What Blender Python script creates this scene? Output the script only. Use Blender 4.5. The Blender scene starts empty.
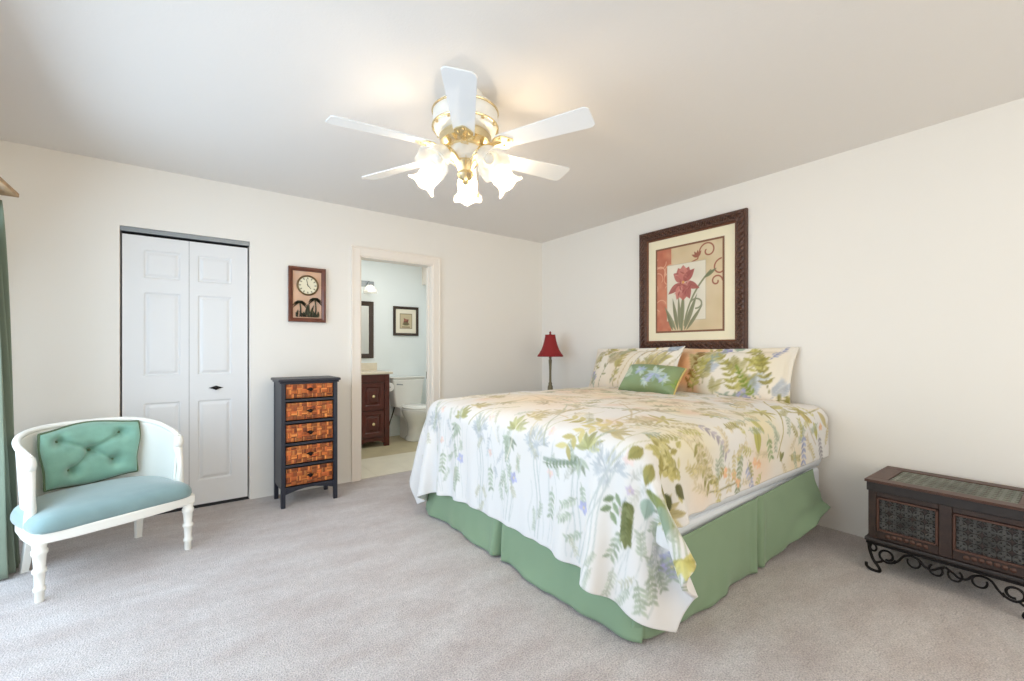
import bpy, math, random
import numpy as np
from mathutils import Vector, Matrix

SC = bpy.context.scene
COL = SC.collection
random.seed(5)
RNG = np.random.default_rng(5)
PI = math.pi

# ------------------------------------------------------------------ camera
cam_d = bpy.data.cameras.new('camera')
cam_d.sensor_width = 36.0
cam_d.lens = 437.0 / 1024.0 * 36.0
cam_d.shift_y = 9.5 / 1024.0
cam_d.clip_start = 0.02
cam = bpy.data.objects.new('camera', cam_d)
cam.location = (0, 0, 1.169)
cam.rotation_euler = (PI / 2, 0, -math.atan2(324, 437))
COL.objects.link(cam)
SC.camera = cam

# ------------------------------------------------------------------ light and exposure
SC.view_settings.view_transform = 'Standard'
SC.view_settings.look = 'None'
SC.view_settings.gamma = 1.0
SC.view_settings.use_curve_mapping = False
SC.view_settings.exposure = -0.07

world = bpy.data.worlds.new('sky')
SC.world = world
world.use_nodes = True
world.node_tree.nodes['Background'].inputs['Color'].default_value = (0.75, 0.87, 1.0, 1)
world.node_tree.nodes['Background'].inputs['Strength'].default_value = 1.2


def area_light(name, loc, rot, sx, sy, power, color, spread=180):
    d = bpy.data.lights.new(name, 'AREA')
    d.shape = 'RECTANGLE'
    d.size, d.size_y = sx, sy
    d.energy = power
    d.color = color
    d.spread = math.radians(spread)
    o = bpy.data.objects.new(name, d)
    o.location = loc
    o.rotation_euler = rot
    COL.objects.link(o)
    return o


SC.cycles.diffuse_bounces = 8
SC.cycles.max_bounces = 14
# daylight through the sliding glass door of the left wall
area_light('daylight_glass_door', (-1.14, 2.0, 1.10), (0, -PI / 2 + math.radians(22), 0), 1.9, 2.9, 78, (0.64, 0.82, 1.0))
area_light('rear_fill_light', (1.3, -1.62, 1.35), (PI / 2, 0, 0), 3.2, 1.9, 46, (1.0, 0.87, 0.66))  # warm fill light, added behind the camera
BULB = 400.0          # emission strength of the fan bulbs


# ------------------------------------------------------------------ small helpers
def lin(c):
    c = np.asarray(c, dtype=float) / 255.0
    return np.where(c <= 0.04045, c / 12.92, ((c + 0.055) / 1.055) ** 2.4)


MATS = {}


def mat(name, rgb=(200, 200, 200), rough=0.5, metal=0.0, bump=None, var=None, attr=False, spec=0.5, sheen=0.0,
        trans=0.0, emit=None, coat=0.0, weave=None, var_col=None):
    m = bpy.data.materials.new(name)
    m.use_nodes = True
    nt = m.node_tree
    b = nt.nodes['Principled BSDF']
    L = nt.links.new
    col = tuple(lin(rgb)) + (1,)
    b.inputs['Base Color'].default_value = col
    b.inputs['Roughness'].default_value = rough
    b.inputs['Metallic'].default_value = metal
    b.inputs['Specular IOR Level'].default_value = spec
    b.inputs['Sheen Weight'].default_value = sheen
    b.inputs['Coat Weight'].default_value = coat
    b.inputs['Transmission Weight'].default_value = trans
    if emit:
        b.inputs['Emission Color'].default_value = tuple(lin(emit[0])) + (1,)
        b.inputs['Emission Strength'].default_value = emit[1]
    tc = nt.nodes.new('ShaderNodeTexCoord')
    src = None
    if attr:
        a = nt.nodes.new('ShaderNodeAttribute')
        a.attribute_name = 'Col'
        src = a.outputs['Color']
    if var:
        n = nt.nodes.new('ShaderNodeTexNoise')
        n.inputs['Scale'].default_value = var[0]
        n.inputs['Detail'].default_value = 5
        L(tc.outputs['Object'], n.inputs['Vector'])
        r = nt.nodes.new('ShaderNodeValToRGB')
        r.color_ramp.elements[0].position = 0.3
        r.color_ramp.elements[1].position = 0.7
        k = var[1]
        if var_col:
            r.color_ramp.elements[0].color = tuple(lin(var_col)) + (1,)
            r.color_ramp.elements[1].color = col
            src = r.outputs['Color']
        else:
            r.color_ramp.elements[0].color = (1 - k, 1 - k, 1 - k, 1)
            r.color_ramp.elements[1].color = (1, 1, 1, 1)
            mx = nt.nodes.new('ShaderNodeMix')
            mx.data_type = 'RGBA'
            mx.blend_type = 'MULTIPLY'
            mx.inputs['Factor'].default_value = 1
            if src:
                L(src, mx.inputs['A'])
            else:
                mx.inputs['A'].default_value = col
            L(r.outputs['Color'], mx.inputs['B'])
            src = mx.outputs['Result']
        L(n.outputs['Fac'], r.inputs['Fac'])
    if src:
        L(src, b.inputs['Base Color'])
    if bump:
        n = nt.nodes.new('ShaderNodeTexNoise')
        n.inputs['Scale'].default_value = bump[0]
        n.inputs['Detail'].default_value = 3
        L(tc.outputs['Object'], n.inputs['Vector'])
        bp = nt.nodes.new('ShaderNodeBump')
        bp.inputs['Strength'].default_value = bump[1]
        bp.inputs['Distance'].default_value = bump[2] if len(bump) > 2 else 0.01
        L(n.outputs['Fac'], bp.inputs['Height'])
        L(bp.outputs['Normal'], b.inputs['Normal'])
    MATS[name] = m
    return m


class MB:
    """collects vertices and faces of ONE object"""

    def __init__(self):
        self.v, self.f, self.m, self.c = [], [], [], []

    def add(self, verts, faces, mi=0, cols=None):
        o = len(self.v)
        self.v.extend([tuple(map(float, p)) for p in verts])
        self.f.extend([tuple(int(i) + o for i in f) for f in faces])
        self.m.extend([mi] * len(faces))
        if cols is not None:
            self.c.extend([tuple(c) for c in cols])
        return self

    def box(self, x0, x1, y0, y1, z0, z1, mi=0, M=None):
        vs = [(x0, y0, z0), (x1, y0, z0), (x1, y1, z0), (x0, y1, z0), (x0, y0, z1), (x1, y0, z1), (x1, y1, z1), (x0, y1, z1)]
        if M is not None:
            vs = [M @ Vector(p) for p in vs]
        return self.add(vs, [(0, 3, 2, 1), (4, 5, 6, 7), (0, 1, 5, 4), (1, 2, 6, 5), (2, 3, 7, 6), (3, 0, 4, 7)], mi)

    def lathe(self, prof, seg=24, M=None, mi=0, cap=True, sx=1.0, sy=1.0, wave=None):
        vs, fs = [], []
        n = len(prof)
        for i, (r, z) in enumerate(prof):
            for k in range(seg):
                a = 2 * PI * k / seg
                rr, zz = r, z
                if wave:
                    rr, zz = wave(i, a, r, z)
                p = Vector((rr * math.cos(a) * sx, rr * math.sin(a) * sy, zz))
                vs.append(M @ p if M is not None else p)
        for i in range(n - 1):
            for k in range(seg):
                k2 = (k + 1) % seg
                fs.append((i * seg + k, i * seg + k2, (i + 1) * seg + k2, (i + 1) * seg + k))
        if cap:
            fs.append(tuple(range(seg - 1, -1, -1)))
            fs.append(tuple((n - 1) * seg + k for k in range(seg)))
        return self.add(vs, fs, mi)

    def tube(self, pts, r, seg=8, closed=False, mi=0, flat=None):
        pts = [Vector(p) for p in pts]
        n = len(pts)
        rs = r if isinstance(r, (list, tuple)) else [r] * n
        vs, fs = [], []
        up = None
        for i in range(n):
            a = pts[(i - 1) % n] if (closed or i > 0) else pts[0]
            b = pts[(i + 1) % n] if (closed or i < n - 1) else pts[-1]
            t = (b - a)
            t = t.normalized() if t.length > 1e-9 else Vector((0, 0, 1))
            if up is None:
                up = Vector((0, 0, 1)) if abs(t.z) < 0.9 else Vector((0, 1, 0))
            s = t.cross(up)
            s = s.normalized() if s.length > 1e-6 else t.orthogonal().normalized()
            up = s.cross(t).normalized()
            for k in range(seg):
                an = 2 * PI * k / seg
                fy = flat if flat else 1.0
                vs.append(pts[i] + s * (math.cos(an) * rs[i]) + up * (math.sin(an) * rs[i] * fy))
        m = n if closed else n - 1
        for i in range(m):
            j = (i + 1) % n
            for k in range(seg):
                k2 = (k + 1) % seg
                fs.append((i * seg + k, i * seg + k2, j * seg + k2, j * seg + k))
        if not closed:
            fs.append(tuple(range(seg - 1, -1, -1)))
            fs.append(tuple((n - 1) * seg + k for k in range(seg)))
        return self.add(vs, fs, mi)

    def grid(self, P, mi=0, cols=None, flip=False):
        """P: array (a,b,3)"""
        a, b = P.shape[:2]
        o = np.arange(a * b).reshape(a, b)
        q = np.stack([o[:-1, :-1], o[1:, :-1], o[1:, 1:], o[:-1, 1:]], -1).reshape(-1, 4)
        if flip:
            q = q[:, ::-1]
        return self.add(P.reshape(-1, 3).tolist(), q.tolist(), mi, None if cols is None else cols.reshape(-1, 3).tolist())

    def prism(self, poly, z0, z1, M=None, mi=0):
        n = len(poly)
        vs = [Vector((x, y, z0)) for x, y in poly] + [Vector((x, y, z1)) for x, y in poly]
        if M is not None:
            vs = [M @ p for p in vs]
        fs = [tuple(range(n - 1, -1, -1)), tuple(range(n, 2 * n))]
        for i in range(n):
            j = (i + 1) % n
            fs.append((i, j, n + j, n + i))
        return self.add(vs, fs, mi)

    def build(self, name, mats, parent=None, smooth=40, bevel=None, subsurf=0, solid=None):
        me = bpy.data.meshes.new(name)
        me.from_pydata(self.v, [], self.f)
        if not isinstance(mats, (list, tuple)):
            mats = [mats]
        for m in mats:
            me.materials.append(MATS[m] if isinstance(m, str) else m)
        if len(mats) > 1:
            me.polygons.foreach_set('material_index', self.m)
        if len(self.c) == len(self.v) and self.c:
            at = me.color_attributes.new('Col', 'FLOAT_COLOR', 'POINT')
            cc = np.ones((len(self.v), 4), dtype=np.float32)
            cc[:, :3] = np.array(self.c)
            at.data.foreach_set('color', cc.ravel())
        me.update()
        if smooth:
            me.polygons.foreach_set('use_smooth', [True] * len(me.polygons))
            if smooth < 180:
                me.set_sharp_from_angle(angle=math.radians(smooth))
        o = bpy.data.objects.new(name, me)
        COL.objects.link(o)
        if parent is not None:
            o.parent = parent
        if solid:
            s = o.modifiers.new('thickness', 'SOLIDIFY')
            s.thickness = solid[0]
            s.offset = solid[1]
        if bevel:
            bv = o.modifiers.new('bevel', 'BEVEL')
            bv.width = bevel
            bv.segments = 2
            bv.limit_method = 'ANGLE'
            bv.angle_limit = math.radians(50)
        if subsurf:
            s = o.modifiers.new('subsurf', 'SUBSURF')
            s.levels = s.render_levels = subsurf
        return o


def tag(o, label, cat, group=None):
    o['label'] = label
    o['category'] = cat
    if group:
        o['group'] = group
    return o


def thing(name, label, cat, loc=(0, 0, 0), rz=0.0, group=None):
    o = bpy.data.objects.new(name, None)
    o.empty_display_size = 0.1
    o.location = loc
    o.rotation_euler = (0, 0, rz)
    COL.objects.link(o)
    return tag(o, label, cat, group)


def struct(o):
    o['kind'] = 'structure'
    return o


def copy_tree(o, parent=None):
    c = o.copy()
    COL.objects.link(c)
    c.parent = parent
    for ch in list(o.children):
        copy_tree(ch, c)
    return c


def bez(p, n=24):
    """Catmull-Rom through points"""
    p = [Vector(q) for q in p]
    p = [p[0] * 2 - p[1]] + p + [p[-1] * 2 - p[-2]]
    out = []
    m = len(p) - 3
    for i in range(m):
        for k in range(n):
            t = k / n
            a, b, c, d = p[i:i + 4]
            out.append(0.5 * ((2 * b) + (c - a) * t + (2 * a - 5 * b + 4 * c - d) * t * t + (3 * b - a - 3 * c + d) * t ** 3))
    out.append(p[-2])
    return out


def bspline_w(n_out, n_in, u=None):
    """dense cubic B-spline weights, clamped ends by reflection"""
    if u is None:
        u = np.linspace(0, n_in - 1, n_out)
    W = np.zeros((len(u), n_in))
    i0 = np.floor(u).astype(int)
    f = u - i0
    w = [(1 - f) ** 3 / 6, (3 * f ** 3 - 6 * f ** 2 + 4) / 6, (-3 * f ** 3 + 3 * f ** 2 + 3 * f + 1) / 6, f ** 3 / 6]
    r = np.arange(len(u))
    for k in range(4):
        idx = i0 + k - 1
        lo = idx < 0
        hi = idx > n_in - 1
        a = np.clip(idx, 0, n_in - 1)
        np.add.at(W, (r, a), np.where(lo | hi, 2 * w[k], w[k]))
        b = np.where(lo, np.minimum(1, n_in - 1), np.where(hi, n_in - 2, 0))
        np.add.at(W, (r, b), np.where(lo | hi, -w[k], 0))
    return W


def smooth_noise(a, b, ca, cb, rng=RNG):
    return bspline_w(a, ca) @ rng.normal(size=(ca, cb)) @ bspline_w(b, cb).T


# ------------------------------------------------------------------ printed patterns (computed colours, stored per vertex)
class Canvas:
    def __init__(self, w, h, px, base):
        self.w, self.h, self.px = w, h, px
        self.nx, self.ny = int(w / px) + 1, int(h / px) + 1
        self.a = np.ones((self.nx, self.ny, 3)) * (np.array(base) / 255.0)

    def win(self, x0, y0, x1, y1):
        i0, i1 = max(0, int(x0 / self.px)), min(self.nx, int(x1 / self.px) + 2)
        j0, j1 = max(0, int(y0 / self.px)), min(self.ny, int(y1 / self.px) + 2)
        if i1 <= i0 or j1 <= j0:
            return None
        X, Y = np.meshgrid(np.arange(i0, i1) * self.px, np.arange(j0, j1) * self.px, indexing='ij')
        return (slice(i0, i1), slice(j0, j1)), X, Y

    def put(self, sl, m, col):
        m = np.clip(m, 0, 1)[..., None]
        self.a[sl] = self.a[sl] * (1 - m) + (np.array(col) / 255.0) * m

    def leaf(self, x, y, ang, L, W, col, a=1.0, p=0.8, vein=True):
        w = self.win(x - L - W, y - L - W, x + L + W, y + L + W)
        if not w:
            return
        sl, X, Y = w
        u = (X - x) * math.cos(ang) + (Y - y) * math.sin(ang)
        v = -(X - x) * math.sin(ang) + (Y - y) * math.cos(ang)
        t = np.clip(u / L, 0, 1)
        hw = W / 2 * np.sin(PI * t ** p)
        m = np.clip((hw - abs(v)) / self.px + 0.5, 0, 1) * (u > 0) * (u < L)
        self.put(sl, m * a, col)
        if vein:
            mv = np.clip((self.px * 0.5 - abs(v)) / self.px + 0.5, 0, 1) * m
            self.put(sl, mv * a * 0.5, np.array(col) * 0.72)
            half = m * (v > 0) * 0.25
            self.put(sl, half * a, np.array(col) * 0.85)

    def stroke(self, pts, wd, col, a=1.0):
        for (x0, y0), (x1, y1) in zip(pts[:-1], pts[1:]):
            w = self.win(min(x0, x1) - wd * 2, min(y0, y1) - wd * 2, max(x0, x1) + wd * 2, max(y0, y1) + wd * 2)
            if not w:
                continue
            sl, X, Y = w
            dx, dy = x1 - x0, y1 - y0
            l2 = dx * dx + dy * dy + 1e-12
            t = np.clip(((X - x0) * dx + (Y - y0) * dy) / l2, 0, 1)
            d = np.hypot(X - x0 - t * dx, Y - y0 - t * dy)
            self.put(sl, np.clip((wd / 2 - d) / self.px + 0.5, 0, 1) * a, col)

    def disc(self, x, y, r, col, a=1.0, soft=0.0, sx=1.0, sy=1.0):
        R = r * max(sx, sy) + soft * 3
        w = self.win(x - R, y - R, x + R, y + R)
        if not w:
            return
        sl, X, Y = w
        d = np.hypot((X - x) / sx, (Y - y) / sy)
        m = np.clip((r - d) / max(self.px, soft) + 0.5, 0, 1)
        self.put(sl, m * a, col)

    def wash(self, x, y, r, col, a):
        w = self.win(x - 2.2 * r, y - 2.2 * r, x + 2.2 * r, y + 2.2 * r)
        if not w:
            return
        sl, X, Y = w
        d2 = ((X - x) ** 2 + (Y - y) ** 2) / r ** 2
        self.put(sl, np.exp(-d2 * 1.6) * a, col)

    def rect(self, x0, y0, x1, y1, col, a=1.0):
        w = self.win(x0, y0, x1, y1)
        if w:
            sl, X, Y = w
            self.put(sl, ((X >= x0) & (X <= x1) & (Y >= y0) & (Y <= y1)) * a, col)

    def sample(self, x, y):
        fx = np.clip(x / self.px, 0, self.nx - 1.001)
        fy = np.clip(y / self.px, 0, self.ny - 1.001)
        i, j = fx.astype(int), fy.astype(int)
        u, v = (fx - i)[..., None], (fy - j)[..., None]
        A = self.a
        c = (A[i, j] * (1 - u) + A[i + 1, j] * u) * (1 - v) + (A[i, j + 1] * (1 - u) + A[i + 1, j + 1] * u) * v
        return np.where(c <= 0.04045, c / 12.92, ((c + 0.055) / 1.055) ** 2.4)


def curve2(x, y, ang, L, bend, n=14):
    pts = [(x, y)]
    for i in range(n):
        a = ang + bend * (i / n - 0.3)
        x += math.cos(a) * L / n
        y += math.sin(a) * L / n
        pts.append((x, y))
    return pts


def vary(c, k=12, r=random):
    return np.clip(np.array(c) + r.uniform(-k, k), 0, 255)


OLIVE, YGREEN, SAGE, GREYB, PURP, PEACH, DKG = (158, 150, 84), (188, 180, 104), (166, 180, 160), (176, 186, 200), (170, 168, 204), (232, 190, 160), (92, 108, 60)


def plant(cv, x, y, ang, L, kind, col, a=0.9, r=random):
    pts = curve2(x, y, ang, L, r.uniform(-0.7, 0.7))
    cv.stroke(pts, 0.006, vary(np.array(col) * 0.85, 8, r), a)
    n = len(pts)
    if kind == 'fern':
        for i in range(3, n, 2):
            px, py = pts[i]
            d = math.atan2(py - pts[i - 1][1], px - pts[i - 1][0])
            l = 0.070 * (1.2 - 0.6 * i / n) * L / 0.35
            for s in (-1, 1):
                cv.leaf(px, py, d + s * 0.95, l, l * 0.36, vary(col, 16, r), a)
        cv.leaf(*pts[-1], math.atan2(pts[-1][1] - pts[-2][1], pts[-1][0] - pts[-2][0]), 0.06, 0.02, col, a)
    elif kind == 'broad':
        px, py = pts[-1]
        d = math.atan2(py - pts[-2][1], px - pts[-2][0])
        for k in range(-4, 5):
            l = (0.125 - 0.010 * abs(k)) * L / 0.4
            cv.leaf(px, py, d + k * 0.42, l, l * 0.30, vary(col, 22, r), a)
        for i in (6, 9, 12):
            cv.leaf(*pts[i], d + (0.9 if i % 2 else -0.9), 0.055, 0.022, vary(col, 18, r), a)
    elif kind == 'sprig':
        for i in range(3, n):
            px, py = pts[i]
            d = math.atan2(py - pts[i - 1][1], px - pts[i - 1][0])
            s = 1 if i % 2 else -1
            cv.leaf(px, py, d + s * 0.8, 0.065, 0.026, vary(col, 18, r), a)
    elif kind == 'flower':
        px, py = pts[-1]
        for q in range(3):
            fx, fy = px + r.uniform(-.03, .03), py + r.uniform(-.03, .03)
            for k in range(5):
                an = k * 2 * PI / 5 + r.random()
                cv.leaf(fx, fy, an, 0.036, 0.024, vary(PURP, 18, r), a)
            cv.disc(fx, fy, 0.006, (225, 200, 120), a)
        for i in range(3, n, 2):
            cv.leaf(*pts[i], ang + (0.8 if i % 4 == 1 else -0.8), 0.05, 0.018, vary(SAGE, 14, r), a)
    return pts


def floral(w, h, px, r, white_edge=0.75):
    """x runs from the foot hem to the head, y across"""
    cv = Canvas(w, h, px, (223, 221, 219))
    for _ in range(int(w * h * 7)):
        x, y = r.uniform(0, w), r.uniform(0, h)
        k = min(1, max(0, (x - white_edge) / 0.5))
        cv.wash(x, y, r.uniform(.12, .3), r.choice([(226, 204, 164), (220, 194, 156), (220, 206, 162), (228, 200, 174)]), 0.7 * k + 0.04)
    return cv


# ------------------------------------------------------------------ materials
mat('wall_paint', (237, 233, 226), 0.8, bump=(120, 0.06, 0.004), spec=0.25)
mat('ceiling_paint', (231, 227, 223), 0.9, bump=(90, 0.12, 0.006), spec=0.2)
mat('bath_paint', (232, 239, 240), 0.75, bump=(120, 0.05, 0.004), spec=0.3)
mat('trim_paint', (240, 232, 222), 0.4)
mat('door_paint', (228, 228, 228), 0.38)
mat('track_metal', (150, 156, 160), 0.35, 0.8)
mat('closet_dark', (40, 36, 34), 0.9)
mat('iron', (24, 20, 19), 0.5, 0.6)
mat('white_metal', (242, 240, 234), 0.3, spec=0.6)
mat('white_blade', (240, 242, 244), 0.22, spec=0.6, coat=0.4)
mat('brass', (232, 214, 172), 0.25, 1.0)
mat('antique_brass', (120, 100, 70), 0.4, 0.9)
mat('porcelain', (240, 240, 236), 0.12, spec=0.6, coat=0.3)
mat('chair_white', (238, 236, 228), 0.42, bump=(60, 0.08, 0.004))
mat('velvet_blue', (128, 154, 154), 0.85, sheen=0.5, var=(9, 0.14), bump=(300, 0.15, 0.003))
mat('velvet_green', (128, 172, 152), 0.8, sheen=0.5, var=(14, 0.2), bump=(300, 0.15, 0.003))
mat('velvet_piping', (92, 110, 82), 0.8)
mat('curtain_cloth', (126, 138, 120), 0.9, sheen=0.2, bump=(220, 0.2, 0.004))
mat('oak', (178, 142, 100), 0.5, var=(16, 0.2))
mat('navy_paint', (32, 34, 46), 0.42, bump=(40, 0.08, 0.004))
mat('rattan', (255, 255, 255), 0.5, attr=True, bump=(220, 0.3, 0.003), spec=0.4)
mat('clock_wood', (112, 56, 34), 0.35, var=(18, 0.35), coat=0.3)
mat('clock_face', (255, 255, 255), 0.5, attr=True)
mat('palm_metal', (66, 66, 46), 0.5, 0.5, var=(40, 0.5))
mat('print', (255, 255, 255), 0.55, attr=True)
mat('mat_board', (240, 230, 200), 0.8)
mat('frame_wood', (92, 58, 42), 0.38, var=(45, 0.45), spec=0.5, bump=(110, 0.5, 0.006), coat=0.2)
mat('frame_lip', (122, 74, 48), 0.4, var=(30, 0.3))
mat('bath_frame', (62, 46, 36), 0.4, var=(40, 0.4))
mat('cherry', (88, 34, 24), 0.32, var=(14, 0.35), coat=0.3)
mat('marble', (226, 216, 196), 0.2, var=(10, 0.12))
mat('mirror_glass', (235, 238, 238), 0.03, 1.0)
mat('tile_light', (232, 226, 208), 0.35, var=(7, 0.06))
mat('tile_beige', (198, 186, 152), 0.4, var=(6, 0.12))
mat('duvet', (255, 255, 255), 0.8, attr=True, sheen=0.2, bump=(500, 0.12, 0.002), spec=0.2)
mat('sheet', (226, 230, 236), 0.8, bump=(30, 0.2, 0.01), spec=0.2)
mat('skirt_cloth', (128, 151, 122), 0.75, sheen=0.15, bump=(350, 0.12, 0.002), spec=0.3)
mat('satin', (255, 255, 255), 0.42, attr=True, spec=0.5)
mat('gold_cord', (206, 180, 110), 0.6)
mat('lamp_red', (138, 28, 30), 0.75, bump=(400, 0.3, 0.003))
mat('lamp_pole', (122, 112, 84), 0.5, 0.3, var=(40, 0.3))
mat('chest_wood', (58, 40, 33), 0.45, var=(26, 0.45), bump=(90, 0.25, 0.004))
mat('chest_edge', (86, 56, 44), 0.45, var=(30, 0.3))
mat('chest_dark', (46, 38, 36), 0.5, var=(30, 0.4), bump=(60, 0.25, 0.004))
mat('fretwork', (255, 255, 255), 0.5, 0.25, attr=True)
mat('paper', (246, 245, 242), 0.9)
mat('glass_pane', (255, 255, 255), 0.02, trans=1.0)
mat('black_plastic', (18, 18, 18), 0.5)

# carpet: mottled, with a fine pile
m = mat('carpet', (200, 190, 186), 1.0, spec=0.05, sheen=0.3)
nt = m.node_tree
bs = nt.nodes['Principled BSDF']
tc = nt.nodes.new('ShaderNodeTexCoord')
mp = nt.nodes.new('ShaderNodeMapping')
mp.inputs['Rotation'].default_value = (0, 0, 0.7)
mp.inputs['Scale'].default_value = (1.0, 2.2, 1.0)
nt.links.new(tc.outputs['Object'], mp.inputs['Vector'])


def noise(scale, detail, vec):
    n = nt.nodes.new('ShaderNodeTexNoise')
    n.inputs['Scale'].default_value = scale
    n.inputs['Detail'].default_value = detail
    nt.links.new(vec, n.inputs['Vector'])
    return n.outputs['Fac']


def ramp(fac, lo, hi, p0=0.3, p1=0.7):
    r = nt.nodes.new('ShaderNodeValToRGB')
    r.color_ramp.elements[0].position, r.color_ramp.elements[1].position = p0, p1
    r.color_ramp.elements[0].color = tuple(lin(lo)) + (1,)
    r.color_ramp.elements[1].color = tuple(lin(hi)) + (1,)
    nt.links.new(fac, r.inputs['Fac'])
    return r.outputs['Color']


def mult(a, b):
    x = nt.nodes.new('ShaderNodeMix')
    x.data_type = 'RGBA'
    x.blend_type = 'MULTIPLY'
    x.inputs['Factor'].default_value = 1
    nt.links.new(a, x.inputs['A'])
    nt.links.new(b, x.inputs['B'])
    return x.outputs['Result']


big = ramp(noise(3.2, 6, mp.outputs['Vector']), (206, 192, 187), (226, 218, 215))
mid = ramp(noise(28, 4, tc.outputs['Object']), (238, 238, 238), (255, 255, 255))
fine = noise(165, 3, tc.outputs['Object'])
fin = ramp(fine, (196, 196, 196), (255, 255, 255), 0.32, 0.64)
nt.links.new(mult(mult(big, mid), fin), bs.inputs['Base Color'])
bp = nt.nodes.new('ShaderNodeBump')
bp.inputs['Strength'].default_value = 0.7
bp.inputs['Distance'].default_value = 0.012
nt.links.new(fine, bp.inputs['Height'])
nt.links.new(bp.outputs['Normal'], bs.inputs['Normal'])

# frosted glass of the lamp shades
m = bpy.data.materials.new('frosted_glass')
m.use_nodes = True
nt = m.node_tree
out = nt.nodes['Material Output']
bs = nt.nodes['Principled BSDF']
bs.inputs['Base Color'].default_value = (0.9, 0.89, 0.86, 1)
bs.inputs['Roughness'].default_value = 0.25
tr = nt.nodes.new('ShaderNodeBsdfTranslucent')
tr.inputs['Color'].default_value = (0.95, 0.93, 0.88, 1)
tp = nt.nodes.new('ShaderNodeBsdfTransparent')
m1 = nt.nodes.new('ShaderNodeMixShader')
m1.inputs[0].default_value = 0.5
nt.links.new(bs.outputs[0], m1.inputs[1])
nt.links.new(tr.outputs[0], m1.inputs[2])
m2 = nt.nodes.new('ShaderNodeMixShader')
m2.inputs[0].default_value = 0.5
nt.links.new(m1.outputs[0], m2.inputs[1])
nt.links.new(tp.outputs[0], m2.inputs[2])
nt.links.new(m2.outputs[0], out.inputs['Surface'])
MATS['frosted_glass'] = m
mat('bulb_lit', (255, 244, 224), 0.5, emit=((255, 232, 200), BULB))
mat('bulb_off', (236, 232, 224), 0.4)
mat('bulb_bath', (255, 250, 240), 0.5, emit=((255, 244, 226), 9.0))

# clear door glass that lets daylight straight through
m = bpy.data.materials.new('door_glass')
m.use_nodes = True
nt = m.node_tree
tp = nt.nodes.new('ShaderNodeBsdfTransparent')
gl = nt.nodes.new('ShaderNodeBsdfGlossy')
gl.inputs['Roughness'].default_value = 0.02
mx = nt.nodes.new('ShaderNodeMixShader')
mx.inputs[0].default_value = 0.06
nt.links.new(tp.outputs[0], mx.inputs[1])
nt.links.new(gl.outputs[0], mx.inputs[2])
nt.links.new(mx.outputs[0], nt.nodes['Material Output'].inputs['Surface'])
MATS['door_glass'] = m

# ------------------------------------------------------------------ the room shell
XL, XR, YB, YF, ZC = -0.95, 3.382, 3.965, -1.45, 2.44
T = 0.115
CX0, CX1, CZ = -0.376, 0.389, 2.017          # closet opening
BX0, BX1, BZ = 1.240, 1.955, 2.016           # bathroom doorway
BYB = 5.73                                   # bathroom far wall
BXL, BXR = 1.10, 2.95

struct(MB().box(XL - T, XR + T, YF - T, YB + 0.02, -0.08, 0).build('floor', 'carpet', smooth=0))
struct(MB().box(XL - T, XR + T, YF - T, YB + T, ZC, ZC + 0.1).build('ceiling', 'ceiling_paint', smooth=0))
b = MB()
b.box(XL - T, CX0, YB, YB + T, 0, ZC)
b.box(CX0, CX1, YB, YB + T, CZ, ZC)
b.box(CX1, BX0, YB, YB + T, 0, ZC)
b.box(BX0, BX1, YB, YB + T, BZ, ZC)
b.box(BX1, XR + T, YB, YB + T, 0, ZC)
struct(b.build('wall_back', 'wall_paint', smooth=0))
struct(MB().box(XR, XR + T, YF - T, YB, 0, ZC).build('wall_right', 'wall_paint', smooth=0))
DY0, DY1, DZ = 0.5, 3.45, 2.04
b = MB()
b.box(XL - T, XL, YF, DY0, 0, ZC)
b.box(XL - T, XL, DY1, YB, 0, ZC)
b.box(XL - T, XL, DY0, DY1, DZ, ZC)
struct(b.build('wall_left', 'wall_paint', smooth=0))
WX0, WX1, WZ0, WZ1 = -0.3, 2.9, 0.4, 2.3
b = MB()
b.box(XL - T, WX0, YF - T, YF, 0, ZC)
b.box(WX1, XR, YF - T, YF, 0, ZC)
b.box(WX0, WX1, YF - T, YF, 0, WZ0)
b.box(WX0, WX1, YF - T, YF, WZ1, ZC)
struct(b.build('wall_front', 'wall_paint', smooth=0))
# sliding glass door and an unseen window added for the rear fill
d2 = MB()
for y in (DY0, (DY0 + DY1) / 2 - 0.03, DY1 - 0.06):
    d2.box(XL - 0.09, XL - 0.04, y, y + 0.06, 0, DZ)
d2.box(XL - 0.09, XL - 0.04, DY0, DY1, DZ - 0.06, DZ)
d2.box(XL - 0.09, XL - 0.04, DY0, DY1, 0, 0.05)
sd = struct(d2.build('door_2', 'white_metal', smooth=0))
MB().box(XL - 0.068, XL - 0.062, DY0 + 0.06, DY1 - 0.06, 0.05, DZ - 0.06).build('glass', 'door_glass', sd, smooth=0)
d2 = MB()
for x in (WX0, (WX0 + WX1) / 2 - 0.025, WX1 - 0.05):
    d2.box(x, x + 0.05, YF - 0.09, YF - 0.04, WZ0, WZ1)
d2.box(WX0, WX1, YF - 0.09, YF - 0.04, WZ1 - 0.05, WZ1)
d2.box(WX0, WX1, YF - 0.09, YF - 0.04, WZ0, WZ0 + 0.05)
wd = struct(d2.build('added_window_1', 'white_metal', smooth=0))
MB().box(WX0 + 0.05, WX1 - 0.05, YF - 0.068, YF - 0.062, WZ0 + 0.05, WZ1 - 0.05).build('glass', 'door_glass', wd, smooth=0)

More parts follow.
